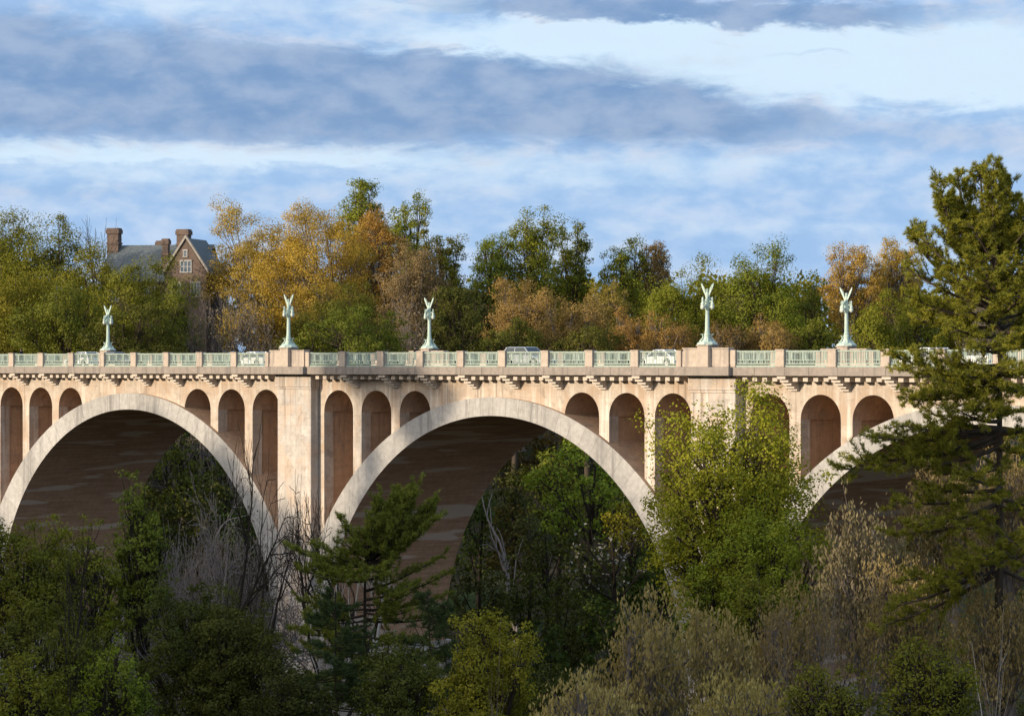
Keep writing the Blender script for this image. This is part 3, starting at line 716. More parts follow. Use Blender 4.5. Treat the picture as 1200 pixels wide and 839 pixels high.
def tufts(rg, base, dirs, ln, nn, wid):
    """needle tufts: nn thin blades fanned round each direction"""
    n = len(base); own = np.repeat(np.arange(n), nn)
    d = unit(dirs[own] + rg.normal(size=(n * nn, 3)) * 0.75)
    l = ln * rg.uniform(0.7, 1.2, n * nn)
    side = unit(np.cross(d, rg.normal(size=(n * nn, 3)))) * wid * 0.5
    a = base[own] + d * (l * 0.08)[:, None]; e = base[own] + d * l[:, None]
    V = np.stack([a - side, a + side, e + side * 0.35, e - side * 0.35], 1).reshape(-1, 3)
    tone = np.clip(np.repeat(rg.uniform(0, 1, n), nn) * 0.6 + rg.uniform(0, 0.4, n * nn), 0, 1)
    return V, tone
def pine(name, px, ytop, d, ybase, boughs, leaf='needle', bark='dark', leaders=(), color=(1, 1, 1), nlen=7.0, nn=17, dens=1.0, trunk_r=0.3, seed=0, tuftpx=4.0, **kw):
    """boughs: (pixel height on the trunk, pixel offset of the tip sideways, pixel rise of the tip, depth offset of the tip in m, bushiness)"""
    rg = np.random.RandomState(seed + 77); p = at(px, d); g = gz(p); k = d / FPX
    H = zat(ytop, d) - g
    root = empty(name, (p[0], p[1], g - 0.15), **kw)
    rt = np.array([RT[0], RT[1], 0]); fw = np.array([FW[0], FW[1], 0]); zz = np.array([0, 0, 1.0])
    tb = Tubes()
    hs = np.linspace(0, H, 24); wob = np.cumsum(rg.normal(size=(24, 2)) * 0.03, axis=0)
    tr = np.stack([wob[:, 0] - wob[0, 0], wob[:, 1] - wob[0, 1], hs], -1)
    tb.add(tr, np.linspace(trunk_r, 0.035, 24), 9)
    TB, TD = [], []
    def trunk_at(h): 
        return np.array([np.interp(h, hs, tr[:, 0]), np.interp(h, hs, tr[:, 1]), h])
    def bough(s0, tip, r, bush, sag):
        mid = (s0 + tip) / 2 - zz * sag * np.linalg.norm(tip - s0)
        pts = bez(s0, mid, tip, 9); tb.add(pts, np.linspace(r, max(0.012, 0.3 * k), 9), 6)
        ln = np.linalg.norm(tip - s0); ax = unit((tip - s0)[None])[0]
        nb = max(6, int(ln / (0.30) * dens * 0.95))
        for i in range(nb):
            q = 0.25 + 0.75 * (i + rg.uniform()) / nb; f = q * 8; a = int(min(f, 7)); b0 = pts[a] + (pts[a + 1] - pts[a]) * (f - a)
            side = unit((np.cross(ax, zz) * rg.choice([-1, 1]) + zz * rg.normal() * 0.35 + ax * rg.uniform(0.3, 0.9))[None])[0]
            bl = bush * ln * rg.uniform(0.14, 0.30) * (1.15 - 0.6 * q) + 0.25
            e = b0 + side * bl + zz * bl * rg.uniform(0.0, 0.45)
            bp = bez(b0, (b0 + e) / 2 - zz * 0.05 * bl, e, 4); tb.add(bp, np.linspace(r * 0.22 + 0.006, max(0.008, 0.22 * k), 4), 3)
            m = max(3, int(bl / (tuftpx * k) * 1.5 * dens))
            for j in range(m):
                w = 0.25 + 0.75 * (j + rg.uniform()) / m; c = bp[min(2, int(w * 3))] + (bp[min(3, int(w * 3) + 1)] - bp[min(2, int(w * 3))]) * (w * 3 - int(min(2, w * 3)))
                TB.append(c + rg.normal(size=3) * 0.05 * bl); TD.append(side * 0.6 + zz * rg.uniform(0.3, 1.0) + rg.normal(size=3) * 0.3)
        TB.append(tip); TD.append(ax + zz * 0.4)
    for (yb, ox, rise, dep, bush) in boughs:
        h = np.clip(zat(yb, d) - g, 0.5, H - 0.1); s0 = trunk_at(h)
        tip = np.array([0, 0, h]) + rt * ox * k + fw * dep + zz * rise * k
        bough(s0, tip, trunk_r * (0.20 + 0.25 * min(1.0, np.linalg.norm(tip - s0) / 8)), bush, 0.10)
    for (yb, ox, yt, dep) in leaders:
        h = zat(yb, d) - g; s0 = trunk_at(h); ht = zat(yt, d) - g
        tip = np.array([0, 0, ht]) + rt * ox * k + fw * dep
        pts = bez(s0, s0 * 0.5 + tip * 0.5 + (rt * ox * k * 0.35 - zz * 0.1 * (ht - h)), tip, 12); tb.add(pts, np.linspace(trunk_r * 0.42, 0.03, 12), 6)
        nbr = int((ht - h) / 0.55) + 4
        for i in range(nbr * 2):
            q = 0.28 + 0.72 * (i + rg.uniform()) / (nbr * 2); f = q * 11; a = int(min(f, 10)); b0 = pts[a] + (pts[a + 1] - pts[a]) * (f - a)
            az = rg.uniform(0, 6.283); l = (1.05 - q) * 0.11 * (ht - h) + 0.32
            bough(b0, b0 + np.array([math.cos(az), math.sin(az), rg.uniform(0.7, 1.5)]) * l, 0.03, 1.1, 0.08)
    link_mesh('trunk', tb.mesh('trunk'), B[bark], root)
    V, tone = tufts(rg, np.array(TB), unit(np.array(TD)), nlen * k, nn, max(0.012, 0.62 * k))
    o = link_mesh('crown', np_mesh('crown', V, np.arange(len(V)).reshape(-1, 4), False, tone), L[leaf], root); o.color = (*color, 1)
    return root
def auto_boughs(rg, y0, y1, n, w0, w1, rise, bush=1.0, curve=1.0):
    """an ordinary set of boughs between two picture heights, short at the top"""
    r = []
    for i in range(n):
        q = (i + rg.uniform(0, 0.9)) / n; w = w0 + (w1 - w0) * q ** curve; a = rg.uniform(0, 6.283)
        r.append((y0 + (y1 - y0) * q, math.cos(a) * w, rise[0] + (rise[1] - rise[0]) * q + rg.normal() * 3, math.sin(a) * w * 0.045, bush))
    return r

# ---------------------------------------------------------------- the trees, from the far treeline to the foreground
def bt(*a, **k): return broadleaf(*a, **k)
TREE = 'tree'
# far background fill: wood on the plateau beyond the house
def far_wood():
    rg = np.random.RandomState(3); P = []; 
    V = []; T = []
    for i in range(150):
        px = rg.uniform(-160, 1360); d = rg.uniform(520, 620); p = at(px, d); k = d / FPX
        top = zat(rg.uniform(318, 352), d); R = rg.uniform(4, 7); H2 = rg.uniform(6, 9)
        n = 700; u = unit(rg.normal(size=(n, 3))) * (rg.uniform(0.3, 1, n) ** 0.4)[:, None]
        u *= (1 + 0.25 * np.sin(u[:, :1] * 7 + i) * np.sin(u[:, 1:2] * 6 + 2 * i))
        V.append(np.array([p[0], p[1], top - H2]) + u * np.array([R, R, H2])); T.append(np.full(n, rg.uniform(0, 1)))
    pos = np.concatenate(V); n = len(pos); tone = np.clip(np.concatenate(T) * 0.6 + rg.uniform(0, 0.4, n), 0, 1)
    o = link_mesh('woodland', leaves_mesh(rg, pos, unit(rg.normal(size=(n, 3)) + np.array([0, 0, 0.4])), 0.75, 1.4, tone), L['green'])
    o.color = (0.8, 0.85, 0.9, 1); tag(o, 'far woodland closing the view behind the treeline', kind='stuff')
far_wood()
def ridge_wood():
    """trees along the crest of the sunward hill, whose tops break the edge of its evening shadow"""
    rg = np.random.RandomState(21); V = []; R_ = []
    for i in range(150):
        x = rg.uniform(-300, 112); y = -215 + rg.normal() * 9; z = gz((x, y)); h = rg.uniform(3, 8) if i % 5 else rg.uniform(8, 13); R = rg.uniform(2.0, 4.2); n = int(420 * R)
        u = unit(rg.normal(size=(n, 3))) * (rg.uniform(0.1, 1, n) ** 0.45)[:, None] * (1 + 0.3 * rg.normal(size=(n, 1)))
        V.append(np.array([x, y, z + h * 0.55]) + u * np.array([R, R, h * 0.5]))
    for (bx, bz, n, R) in ((9.5, 0.2, 900, 5.0), (16.0, -3.2, 700, 4.5)):                   # the tall one that shades the deck beside the left hand pier
        f = 212.0; c = np.array([bx, 0, bz]) + np.array(S) * f / math.cos(math.radians(SUN_EL)) * 1.0
        u = unit(rg.normal(size=(n, 3))) * (rg.uniform(0.1, 1, n) ** 0.5)[:, None]; V.append(c + u * np.array([R, R, R * 0.8]))
        gq = gz(c); m = int((c[2] - gq) * 40); V.append(np.stack([c[0] + rg.normal(size=m) * 0.9, c[1] + rg.normal(size=m) * 0.9, rg.uniform(gq, c[2], m)], -1))
    pos = np.concatenate(V); n = len(pos)
    o = link_mesh('ridge_wood', leaves_mesh(rg, pos, unit(rg.normal(size=(n, 3))), 0.62, 1.4), L['green']); o.color = (0.9, 0.9, 0.9, 1)
    tag(o, 'wood on the crest of the hill outside the picture', kind='stuff')
ridge_wood()
g = 'woodland trees on the slope behind the bridge'
BG = [
 # left green mass
 (0, 250, 440, 120, 130, 'green', (0.85, 0.95, 0.9), 'tall green tree at the far left edge of the treeline', 'broadleaf_tree'),
 (62, 252, 430, 95, 120, 'green', (0.85, 0.95, 1), 'tall dark green tree with a ragged top left of the brick house', 'broadleaf_tree'),
 (100, 282, 405, 90, 110, 'green', (0.95, 1, 1), 'yellowish green tree just left of the house chimney', 'broadleaf_tree'),
 (20, 305, 385, 110, 110, 'green', (1.0, 1, 0.9), 'broad lighter green tree low at the far left above the parapet', 'broadleaf_tree'),
 (160, 300, 380, 92, 105, 'green', (0.9, 1, 1), 'green tree covering the middle of the house roof', 'broadleaf_tree'),
 (203, 322, 375, 74, 95, 'green', (0.75, 0.9, 1), 'small green tree under the house gable', 'broadleaf_tree'),
 (75, 330, 365, 110, 100, 'green', (0.75, 0.9, 1), 'dark green bushy tree left of the leftmost lamp', 'broadleaf_tree'),
 (155, 352, 360, 110, 80, 'deep', (1.1, 1.1, 1), 'low dark green tree right of the leftmost lamp', 'broadleaf_tree'),
 # golden oaks
 (300, 232, 440, 120, 150, 'gold', (0.95, 0.95, 0.9), 'tall golden leaved tree rising beside the house gable', 'oak_tree'),
 (372, 236, 425, 130, 130, 'gold', (1.05, 1.0, 0.8), 'broad golden orange tree, the middle one of the golden crowns', 'oak_tree'),
 (440, 238, 445, 75, 110, 'gold', (0.95, 0.75, 0.8), 'russet orange tree in front of the tall spring green trees', 'oak_tree'),
 (425, 210, 480, 62, 90, 'bright', (0.75, 0.85, 1), 'spring green tree top standing highest above the golden trees', 'maple_tree'),
 (478, 222, 470, 55, 130, 'bright', (0.75, 0.85, 1), 'tall thin crowned spring green tree right of the russet one', 'maple_tree'),
 (522, 246, 455, 62, 130, 'green', (0.9, 0.95, 1), 'tall airy green tree at the right end of the golden group', 'maple_tree'),
 (485, 282, 420, 90, 120, 'tan', (0.75, 0.68, 0.65), 'pale bronze tree with fine bare looking twigs behind the second far lamp', 'oak_tree'),
 (395, 330, 395, 120, 95, 'olive', (0.65, 0.7, 0.9), 'shaded olive tree below the golden crowns', 'broadleaf_tree'),
 (415, 358, 365, 140, 70, 'green', (0.65, 0.85, 0.9), 'low green tree above the railing between the two middle lamps', 'broadleaf_tree'),
 (535, 335, 385, 75, 95, 'deep', (1.0, 1.0, 1), 'dark green tree just right of the second far lamp', 'broadleaf_tree'),
 # centre
 (575, 272, 440, 62, 85, 'bright', (0.6, 0.75, 0.9), 'open green tree showing sky through its crown', 'maple_tree'),
 (626, 240, 445, 88, 130, 'bright', (0.72, 0.78, 0.9), 'highest green tree in the centre of the treeline', 'maple_tree'),
 (672, 258, 455, 50, 110, 'green', (0.8, 0.95, 1), 'slender dark green tree right of the highest centre tree', 'broadleaf_tree'),
 (612, 322, 400, 92, 100, 'tan', (0.90, 0.76, 0.50), 'round rusty tan tree left of the pair of tan trees', 'oak_tree'),
 (662, 336, 395, 95, 90, 'tan', (0.90, 0.78, 0.52), 'round pale tan tree in the middle of the tan group', 'oak_tree'),
 (600, 372, 370, 85, 60, 'olive', (0.50, 0.6, 0.8), 'low dark shrubby tree below the rusty tan tree', 'broadleaf_tree'),
 (712, 326, 405, 62, 80, 'gold', (0.70, 0.75, 0.8), 'dull golden tree between the tan trees and the green ones', 'oak_tree'),
 (690, 375, 368, 90, 60, 'olive', (0.55, 0.6, 0.9), 'low dusky olive tree under the pale tan tree', 'broadleaf_tree'),
 (732, 276, 450, 62, 100, 'bright', (0.70, 0.78, 0.9), 'green tree left of the small rust coloured crown', 'maple_tree'),
 (765, 280, 455, 46, 60, 'tan', (0.85, 0.72, 0.52), 'small rust coloured crown between two green trees', 'oak_tree'),
 (735, 358, 378, 60, 70, 'tan', (0.95, 0.72, 0.42), 'small tan tree standing low between the middle lamps', 'oak_tree'),
 (782, 364, 372, 70, 70, 'tan', (0.90, 0.70, 0.42), 'tan tree just left of the near right lamp', 'oak_tree'),
 (795, 300, 420, 105, 120, 'bright', (0.68, 0.75, 0.8), 'wide yellow green tree behind the near right lamp', 'maple_tree'),
 (850, 318, 440, 60, 100, 'green', (0.7, 0.85, 1), 'dark green tree right of the near right lamp', 'broadleaf_tree'),
 (895, 280, 415, 100, 140, 'bright', (0.58, 0.70, 0.8), 'rounded tall green tree between the two right lamps', 'maple_tree'),
 (905, 366, 370, 76, 66, 'tan', (0.95, 0.80, 0.50), 'pale tan tree low between the two right lamps', 'oak_tree'),
 (945, 318, 425, 60, 110, 'green', (0.7, 0.85, 0.9), 'dark green tree left of the rightmost lamp', 'broadleaf_tree'),
 (1000, 282, 435, 74, 80, 'gold', (1.0, 0.90, 0.9), 'golden crowned tree with dark limbs behind the rightmost lamp', 'oak_tree'),
 (1052, 278, 445, 66, 80, 'gold', (1.0, 0.95, 0.8), 'golden crowned tree half hidden by the big pine', 'oak_tree'),
 (1025, 338, 395, 70, 90, 'bright', (0.75, 0.8, 0.9), 'light green tree right of the rightmost lamp', 'maple_tree'),
 (1078, 336, 400, 66, 90, 'bright', (0.62, 0.70, 0.8), 'green tree seen through the left side of the big pine', 'maple_tree'),
 (1135, 345, 405, 80, 90, 'olive', (0.9, 0.9, 1), 'olive tree behind the trunk of the big pine', 'broadleaf_tree'),
 (1195, 330, 410, 90, 110, 'green', (0.8, 0.9, 1), 'green tree behind the pine at the right edge', 'broadleaf_tree'),
 (955, 372, 372, 62, 56, 'green', (0.8, 0.95, 1), 'low green tree at the foot of the rightmost lamp', 'broadleaf_tree'),
 (850, 376, 368, 60, 56, 'tan', (0.6, 0.5, 0.35), 'dusky brown tree at the foot of the near right lamp', 'oak_tree'),
]
for i, (px, yt, d, w, h, lf, col, lab, nm) in enumerate(BG):
    airy = lf in ('gold', 'tan'); mp = nm == 'maple_tree'
    w *= 1.12; h = max(h * 1.2, 400 - yt) if d < 415 else h * 1.2
    bt(nm, px, yt, d, w, h, lf, 'grey' if airy else 'brown', col, dens=1.45 if airy else (1.3 if mp else 1.4), lpx=1.25 if airy else 1.55,
       lobes=17 if airy else (13 if mp else 14), fill=20 if airy else 14, rag=0.8 if airy else 1.2, clump=0.16 if airy else 0.20, seed=i, twigs=True, label=lab, cat=TREE)
# bare trees by the house
bare('bare_tree', 112, 250, 425, 45, 'dark', 4, 0.7, 0.5, (3, 4), seed=2, thick=0.8, label='leafless tree with thin twigs against the sky left of the house chimney', cat=TREE)
for i, (px, yt, d, w, lab) in enumerate([
  (236, 318, 372, 84, 'grey leafless tree in front of the house gable'), (275, 335, 368, 80, 'tangled grey brown leafless tree left of the near left lamp'),
  (318, 345, 372, 80, 'leafless grey tree right behind the near left lamp'), (455, 335, 378, 70, 'leafless brown tree below the bronze crown'),
  (1150, 330, 385, 60, 'leafless tree behind the big pine trunk')]):
    bare('bare_tree', px, yt, d, w, 'grey', 5, 0.85, 0.35, (3, 4), buds=1, seed=10 + i, stems=2, label=lab, cat=TREE)
bt('dark_conifer', 562, 330, 400, 34, 90, 'deep', 'dark', (0.5, 0.6, 0.8), dens=1.1, lobes=8, seed=91, label='narrow nearly black evergreen left of the rusty tan tree', cat=TREE)
# shaded slope seen through the arches
UA = [
 (690, 512, 330, 150, 120, 'bright', (0.62, 0.85, 0.9), 'bright green tree framed in the middle arch'),
 (655, 525, 345, 90, 90, 'green', (0.8, 1, 1), 'green tree against the arch soffit inside the middle arch'),
 (740, 575, 300, 80, 70, 'bright', (0.75, 0.7, 0.6), 'small yellow green tree low in the middle arch'),
 (215, 505, 340, 80, 110, 'deep', (1.1, 1.2, 1), 'dark green tree seen through the left arch'),
 (260, 520, 350, 90, 110, 'deep', (0.9, 1, 1), 'dark tree behind the twiggy tree in the left arch'),
]
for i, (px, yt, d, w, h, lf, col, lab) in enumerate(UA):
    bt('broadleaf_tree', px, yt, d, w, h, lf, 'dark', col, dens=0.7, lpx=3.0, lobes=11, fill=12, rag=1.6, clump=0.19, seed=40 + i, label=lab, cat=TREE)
bare('dead_tree', 604, 560, 315, 40, 'lilac', 3, 0.6, 0.5, (2, 3), seed=5, thick=1.3, label='greyish bare trunk standing in the shade of the middle arch', cat=TREE)
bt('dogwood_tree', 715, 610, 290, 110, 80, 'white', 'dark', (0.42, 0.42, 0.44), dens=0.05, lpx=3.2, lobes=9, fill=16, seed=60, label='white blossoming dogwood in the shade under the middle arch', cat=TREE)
sh = 'shaded trees on the slope under the arches'
rsl = random.Random(8)
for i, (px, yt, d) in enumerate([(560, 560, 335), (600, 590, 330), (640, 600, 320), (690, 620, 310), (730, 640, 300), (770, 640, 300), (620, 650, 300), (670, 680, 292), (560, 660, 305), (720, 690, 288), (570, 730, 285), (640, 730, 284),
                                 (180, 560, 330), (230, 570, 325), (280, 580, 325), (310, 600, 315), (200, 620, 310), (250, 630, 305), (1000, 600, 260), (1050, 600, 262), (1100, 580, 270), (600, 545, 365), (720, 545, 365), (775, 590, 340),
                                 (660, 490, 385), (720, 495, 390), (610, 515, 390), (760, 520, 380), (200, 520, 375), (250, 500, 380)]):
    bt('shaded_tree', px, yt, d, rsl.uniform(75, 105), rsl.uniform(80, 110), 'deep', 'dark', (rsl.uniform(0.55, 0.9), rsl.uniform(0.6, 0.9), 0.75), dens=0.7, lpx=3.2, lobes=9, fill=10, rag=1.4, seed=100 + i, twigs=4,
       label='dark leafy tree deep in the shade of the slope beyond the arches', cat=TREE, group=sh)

# ---- foreground, in the shade of the gorge
bt('maple_tree', 853, 444, 196, 228, 262, 'bright', 'brown', (0.95, 1.0, 0.9), dens=1.6, lpx=2.8, lobes=30, fill=14, rag=1.3, clump=0.15, seed=1, aspect=1.3, zmin=-0.92, label='bright spring green tree standing in front of the right hand pier', cat=TREE)
FG = [
 (905, 575, 186, 150, 190, 'bright', (0.80, 0.95, 0.9), 'rounded spring green tree low on the right of the tall maple', 'maple_tree', 0.85),
 (838, 640, 186, 105, 140, 'bright', (0.66, 0.80, 0.85), 'darker spring green tree directly below the tall maple', 'maple_tree', 0.8),
 (895, 655, 172, 130, 140, 'green', (0.70, 0.85, 0.75), 'green tree in shade behind the brownish budding tree', 'broadleaf_tree', 0.9),
 (30, 598, 190, 150, 170, 'green', (0.75, 0.85, 0.8), 'green tree filling the left edge below the left arch', 'broadleaf_tree', 0.9),
 (100, 600, 200, 130, 170, 'olive', (0.85, 1.0, 0.9), 'olive green feathery tree under the left arch crown', 'broadleaf_tree', 0.7),
 (165, 546, 203, 84, 190, 'olive', (0.75, 1.0, 1.3), 'tall pointed olive tree reaching up into the left arch', 'poplar_tree', 0.75),
 (60, 700, 160, 160, 170, 'deep', (1.3, 1.3, 1), 'dark green tree in the lower left', 'broadleaf_tree', 0.9),
 (135, 725, 128, 105, 150, 'bright', (0.55, 0.72, 0.7), 'light green leafed sapling at the bottom left', 'maple_tree', 0.6),
 (30, 765, 125, 130, 120, 'olive', (0.8, 0.9, 0.8), 'olive bush in the bottom left corner', 'broadleaf_tree', 0.7),
 (275, 685, 165, 150, 180, 'deep', (0.9, 0.9, 0.9), 'dark evergreen bushy tree below the grey twiggy tree', 'holly_tree', 1.0),
 (225, 672, 168, 140, 180, 'deep', (0.75, 0.85, 0.8), 'dark tree at the foot of the grey twiggy tree', 'holly_tree', 1.0),
 (345, 760, 150, 120, 130, 'deep', (0.6, 0.65, 0.7), 'nearly black bushy tree at the bottom left of the centre pine', 'holly_tree', 1.0),
 (575, 713, 128, 135, 190, 'olive', (1.05, 1.1, 0.9), 'rounded yellow olive bushy tree at the bottom centre', 'juniper_tree', 1.0),
 (470, 740, 150, 130, 130, 'deep', (0.85, 0.95, 0.8), 'dark green tree left of the yellow olive bushy tree', 'holly_tree', 0.9),
 (650, 775, 140, 100, 100, 'deep', (0.6, 0.7, 0.6), 'dark bush between the yellow olive tree and the tan ones', 'broadleaf_tree', 0.8),
 (1090, 735, 110, 150, 130, 'olive', (0.75, 0.85, 0.8), 'yellow green bush in the bottom right', 'broadleaf_tree', 0.6),
 (970, 770, 112, 140, 110, 'olive', (0.70, 0.80, 0.9), 'low olive bush at the bottom right of the tan trees', 'broadleaf_tree', 0.6),
]
for i, (px, yt, d, w, h, lf, col, lab, nm, dn) in enumerate(FG):
    bt(nm, px, yt, d, w, h, lf, 'dark', col, dens=dn * 1.5, lpx=2.5 if dn < 0.9 else 2.3, lobes=18, fill=16, rag=2.0, clump=0.15, zmin=-0.9, seed=200 + i, label=lab, cat=TREE)
TANS = [
 (760, 690, 132, 150, 190, (0.88, 0.88, 0.70), 'tan budding tree with upright catkins at the bottom, left of the others', 4.4),
 (845, 700, 135, 150, 190, (0.92, 0.92, 0.74), 'tan budding tree in the middle of the bottom right group', 4.4),
 (690, 775, 115, 130, 120, (1.10, 1.12, 0.90), 'low tan budding tree at the bottom edge beside the yellow olive bush', 4.6),
 (925, 672, 150, 130, 180, (0.75, 0.72, 0.62), 'brownish budding tree below the spring green maple', 3.6),
 (1012, 560, 172, 125, 210, (0.58, 0.62, 0.72), 'tall tan tree with hanging seed tassels beneath the right arch', 4.6),
 (1110, 525, 190, 130, 150, (0.62, 0.60, 0.52), 'pale tan tree behind the big pine boughs', 3.2),
 (1185, 510, 195, 110, 160, (0.60, 0.58, 0.48), 'pale tan tree at the right edge behind the big pine', 3.2),
 (1060, 650, 150, 150, 150, (0.74, 0.72, 0.62), 'dull brown budding tree under the lowest pine bough', 3.6),
 (1170, 660, 140, 130, 160, (0.74, 0.72, 0.60), 'dull brown budding tree in the lower right corner', 3.6),
 (880, 775, 115, 150, 110, (1.00, 1.05, 0.75), 'low tan budding bush at the bottom edge below the middle one', 4.4),
]
for i, (px, yt, d, w, h, col, lab, lp) in enumerate(TANS):
    bt('budding_tree', px, yt, d, w, h, 'tan', 'grey', col, dens=0.8, lpx=lp * 0.60, lobes=17, fill=24, rag=1.6, clump=0.14, seed=300 + i, spindle=True, aspect=2.4, flat=1.3, zmin=-0.9, label=lab, cat=TREE)
for i, (px, yt, d, w, bk, dep, bud, lab, kw) in enumerate([
  (262, 535, 212, 150, 'lilac', 5, 1, 'grey lilac tree of fine bare twigs in front of the left arch', dict(stems=3, upw=0.25, thick=1.1, tw=0.40, nch=(3, 5), spread=1.05)),
  (225, 600, 205, 110, 'lilac', 4, 1, 'small grey twiggy tree left of the finest bare one', dict(stems=2, upw=0.6, thick=0.7, tw=0.4)),
  (338, 478, 205, 150, 'dark', 5, 0, 'dark leafless tree with crooked limbs in front of the left pier', dict(upw=0.35, thick=1.5, nch=(3, 4), tw=0.42, spread=0.95, stems=2)),
  (372, 590, 200, 70, 'pale', 3, 0, 'pale bare forked trunk between the dark leafless tree and the pine', dict(thick=1.2)),
  (1150, 700, 118, 110, 'pale', 4, 0, 'white barked leaning tree with bare branches at the lower right', dict(thick=0.7, spread=1.0, upw=0.1)),
  (1040, 690, 130, 120, 'grey', 5, 1, 'brown leafless tree under the low pine boughs', dict(thick=0.6)),
  (70, 615, 158, 150, 'dark', 5, 0, 'dark leafless tree among the green ones at the left', dict(thick=1.3, tw=0.4, spread=0.95, upw=0.3)),
  (530, 705, 124, 80, 'grey', 4, 0, 'thin bare sapling just left of the yellow olive bushy tree', dict(thick=0.6, tw=0.36, spread=0.9, upw=0.4)),
  (950, 660, 125, 120, 'grey', 5, 1, 'fine bare shrub rising among the brownish trees at lower right', dict(thick=0.6, tw=0.34, spread=1.0, upw=0.3, stems=2)),
  (130, 690, 126, 90, 'dark', 4, 0, 'dark bare sapling beside the light green sapling at bottom left', dict(thick=0.8, tw=0.4, spread=1.0, upw=0.25)),
]):
    bare('bare_tree', px, yt, d, w, bk, dep, buds=bud, seed=30 + i, label=lab, cat=TREE, **kw)
# pines
rgp = np.random.RandomState(5)
rq = np.random.RandomState(41)
cb = []
for (yb, ox, rise, dep, bush) in [
  (640, 40, -62 + 120, 0.3, 1.6), (652, 58, 76, -0.8, 1.5), (655, 78, 64, 0.5, 1.3), (660, 88, 58, -0.6, 1.1), (645, 22, 60, -1.2, 1.7), (648, 48, 48, -1.8, 1.6), (650, 10, 40, -2.0, 1.6), (662, 66, 40, -1.4, 1.4),
  (640, -30, 36, -1.0, 1.6), (655, -62, 20, 0.6, 1.4), (662, -84, 22, -0.4, 1.2), (665, -50, 10, -2.0, 1.5), (672, -74, 8, -1.0, 1.3), (650, -22, 20, -2.2, 1.6), (668, 20, 10, -2.8, 1.6),
  (690, 92, 44, 0.2, 0.55), (700, 102, 34, -0.8, 0.55), (712, 98, 18, 0.6, 0.5), (724, 100, 8, -0.6, 0.5), (700, 55, 20, -2.0, 1.3), (715, 50, 4, -2.4, 1.3),
  (705, -78, 4, 0.4, 1.1), (718, -70, -2, -1.2, 1.2), (730, -86, -2, -0.4, 1.1), (735, -40, -4, -2.6, 1.4), (742, 70, -4, -1.4, 1.3), (755, -82, -4, 0.4, 1.2), (765, 84, -6, -0.8, 1.2), (770, 20, -4, -3, 1.4), (785, -70, -6, -1.4, 1.3), (795, 70, -6, -1.0, 1.3), (805, -20, -6, -3, 1.4)]:
    cb.append((yb, ox, rise, dep, bush))
    if ox < 90: cb.append((yb + 6, ox * rq.uniform(0.55, 0.85), rise * rq.uniform(0.5, 0.9), dep + rq.normal() * 1.2, bush))
pine('white_pine', 428, 606, 188, 830, cb, 'needle', 'dark', leaders=[(650, 38, 577, 0.3), (652, 54, 574, -0.4), (655, 76, 592, 0.6), (648, 20, 590, 0.2)], color=(0.95, 1.05, 0.95), trunk_r=0.30, nlen=5.0, seed=3, dens=1.0, tuftpx=3.4,
     label='spreading pine with a pale tip in front of the middle arch', cat=TREE)
big = auto_boughs(np.random.RandomState(19), 480, 670, 12, 60, 100, (6, -30), 1.0, 1.0) + auto_boughs(np.random.RandomState(9), 300, 408, 20, 60, 116, (46, 4), 1.0, 0.7) + [ # yb, ox, rise, depth, bush : mass above the deck
  (330, -70, 62, 0.6, 1.3), (345, -96, 70, -0.8, 1.2), (360, -110, 50, 0.5, 1.2), (372, -118, 30, -1.2, 1.2), (380, -95, 12, 1.5, 1.2), (325, 45, 60, 1, 1.2), (345, 62, 50, -1, 1.2), (370, 60, 20, 1, 1.2),
  (310, -40, 50, -1.6, 1.3), (300, 36, 50, -1.8, 1.2), (290, -52, 52, 1.2, 1.2), (275, -34, 40, 1.4, 1.2), (350, -30, 26, -3.2, 1.3), (375, -50, 16, -3.0, 1.3), (335, 14, 30, -3.4, 1.3), (385, 40, 8, -2.6, 1.3), (360, -62, 36, -2.4, 1.3),
  # wide bough at deck height
  (425, -95, 14, -0.6, 1.5), (432, -112, 2, 0.8, 1.5), (440, -132, 28, -0.5, 1.2), (436, -70, -8, -2.4, 1.6), (440, -45, 4, -3.4, 1.6), (430, 40, 4, -1, 1.5), (445, -85, -14, 1.0, 1.6), (450, 50, -10, 1, 1.5), (436, -20, 10, -4, 1.6),
  (438, -100, -22, -1.6, 1.5), (446, -60, -24, -2.8, 1.6), (452, -115, -12, 0.4, 1.4), (428, -60, 8, 1.6, 1.5), (455, -30, -20, -3.2, 1.6), (445, 30, -16, -2.6, 1.6),
  # long lower boughs
  (500, -150, -8, -0.8, 1.16), (505, -188, -42, 0.4, 0.9), (498, -120, 4, -2.2, 1.3), (512, -165, -24, 1.6, 1.01), (490, -60, 14, -3.4, 1.59), (500, -95, 26, 1, 1.3), (505, 40, 10, -1.5, 1.59), (520, -110, -22, -1.4, 1.3), (485, -40, 24, -2, 1.59),
  (575, -128, -8, -1, 1.16), (570, -90, 2, 1, 1.3), (585, -105, -22, -2.4, 1.3), (560, -50, 8, -3.5, 1.45), (590, 30, 0, -2, 1.45), (600, -130, -22, 0.6, 1.01),
  (655, -132, -52, -0.6, 1.01), (650, -110, -28, 1.2, 1.16), (660, -90, -20, -2.2, 1.3), (640, -60, -12, -3.2, 1.3), (640, 20, -10, -3, 1.45), (665, -142, -66, 0.4, 0.87)]
pine('white_pine', 1172, 228, 140, 900, big, 'needle', 'brown',
  leaders=[(330, -22, 194, 0.3), (335, -72, 214, -0.6), (325, 14, 204, 0.5), (345, 28, 244, -0.4), (330, -46, 202, 0.9), (335, -12, 196, -1.0), (350, -100, 268, 0.8), (340, -58, 232, 1.2)], color=(1.25, 1.22, 0.85), trunk_r=0.40, nlen=5.0, nn=17, seed=11, dens=1.05, tuftpx=3.4,
  label='big multi topped pine towering over the bridge at the right', cat=TREE)
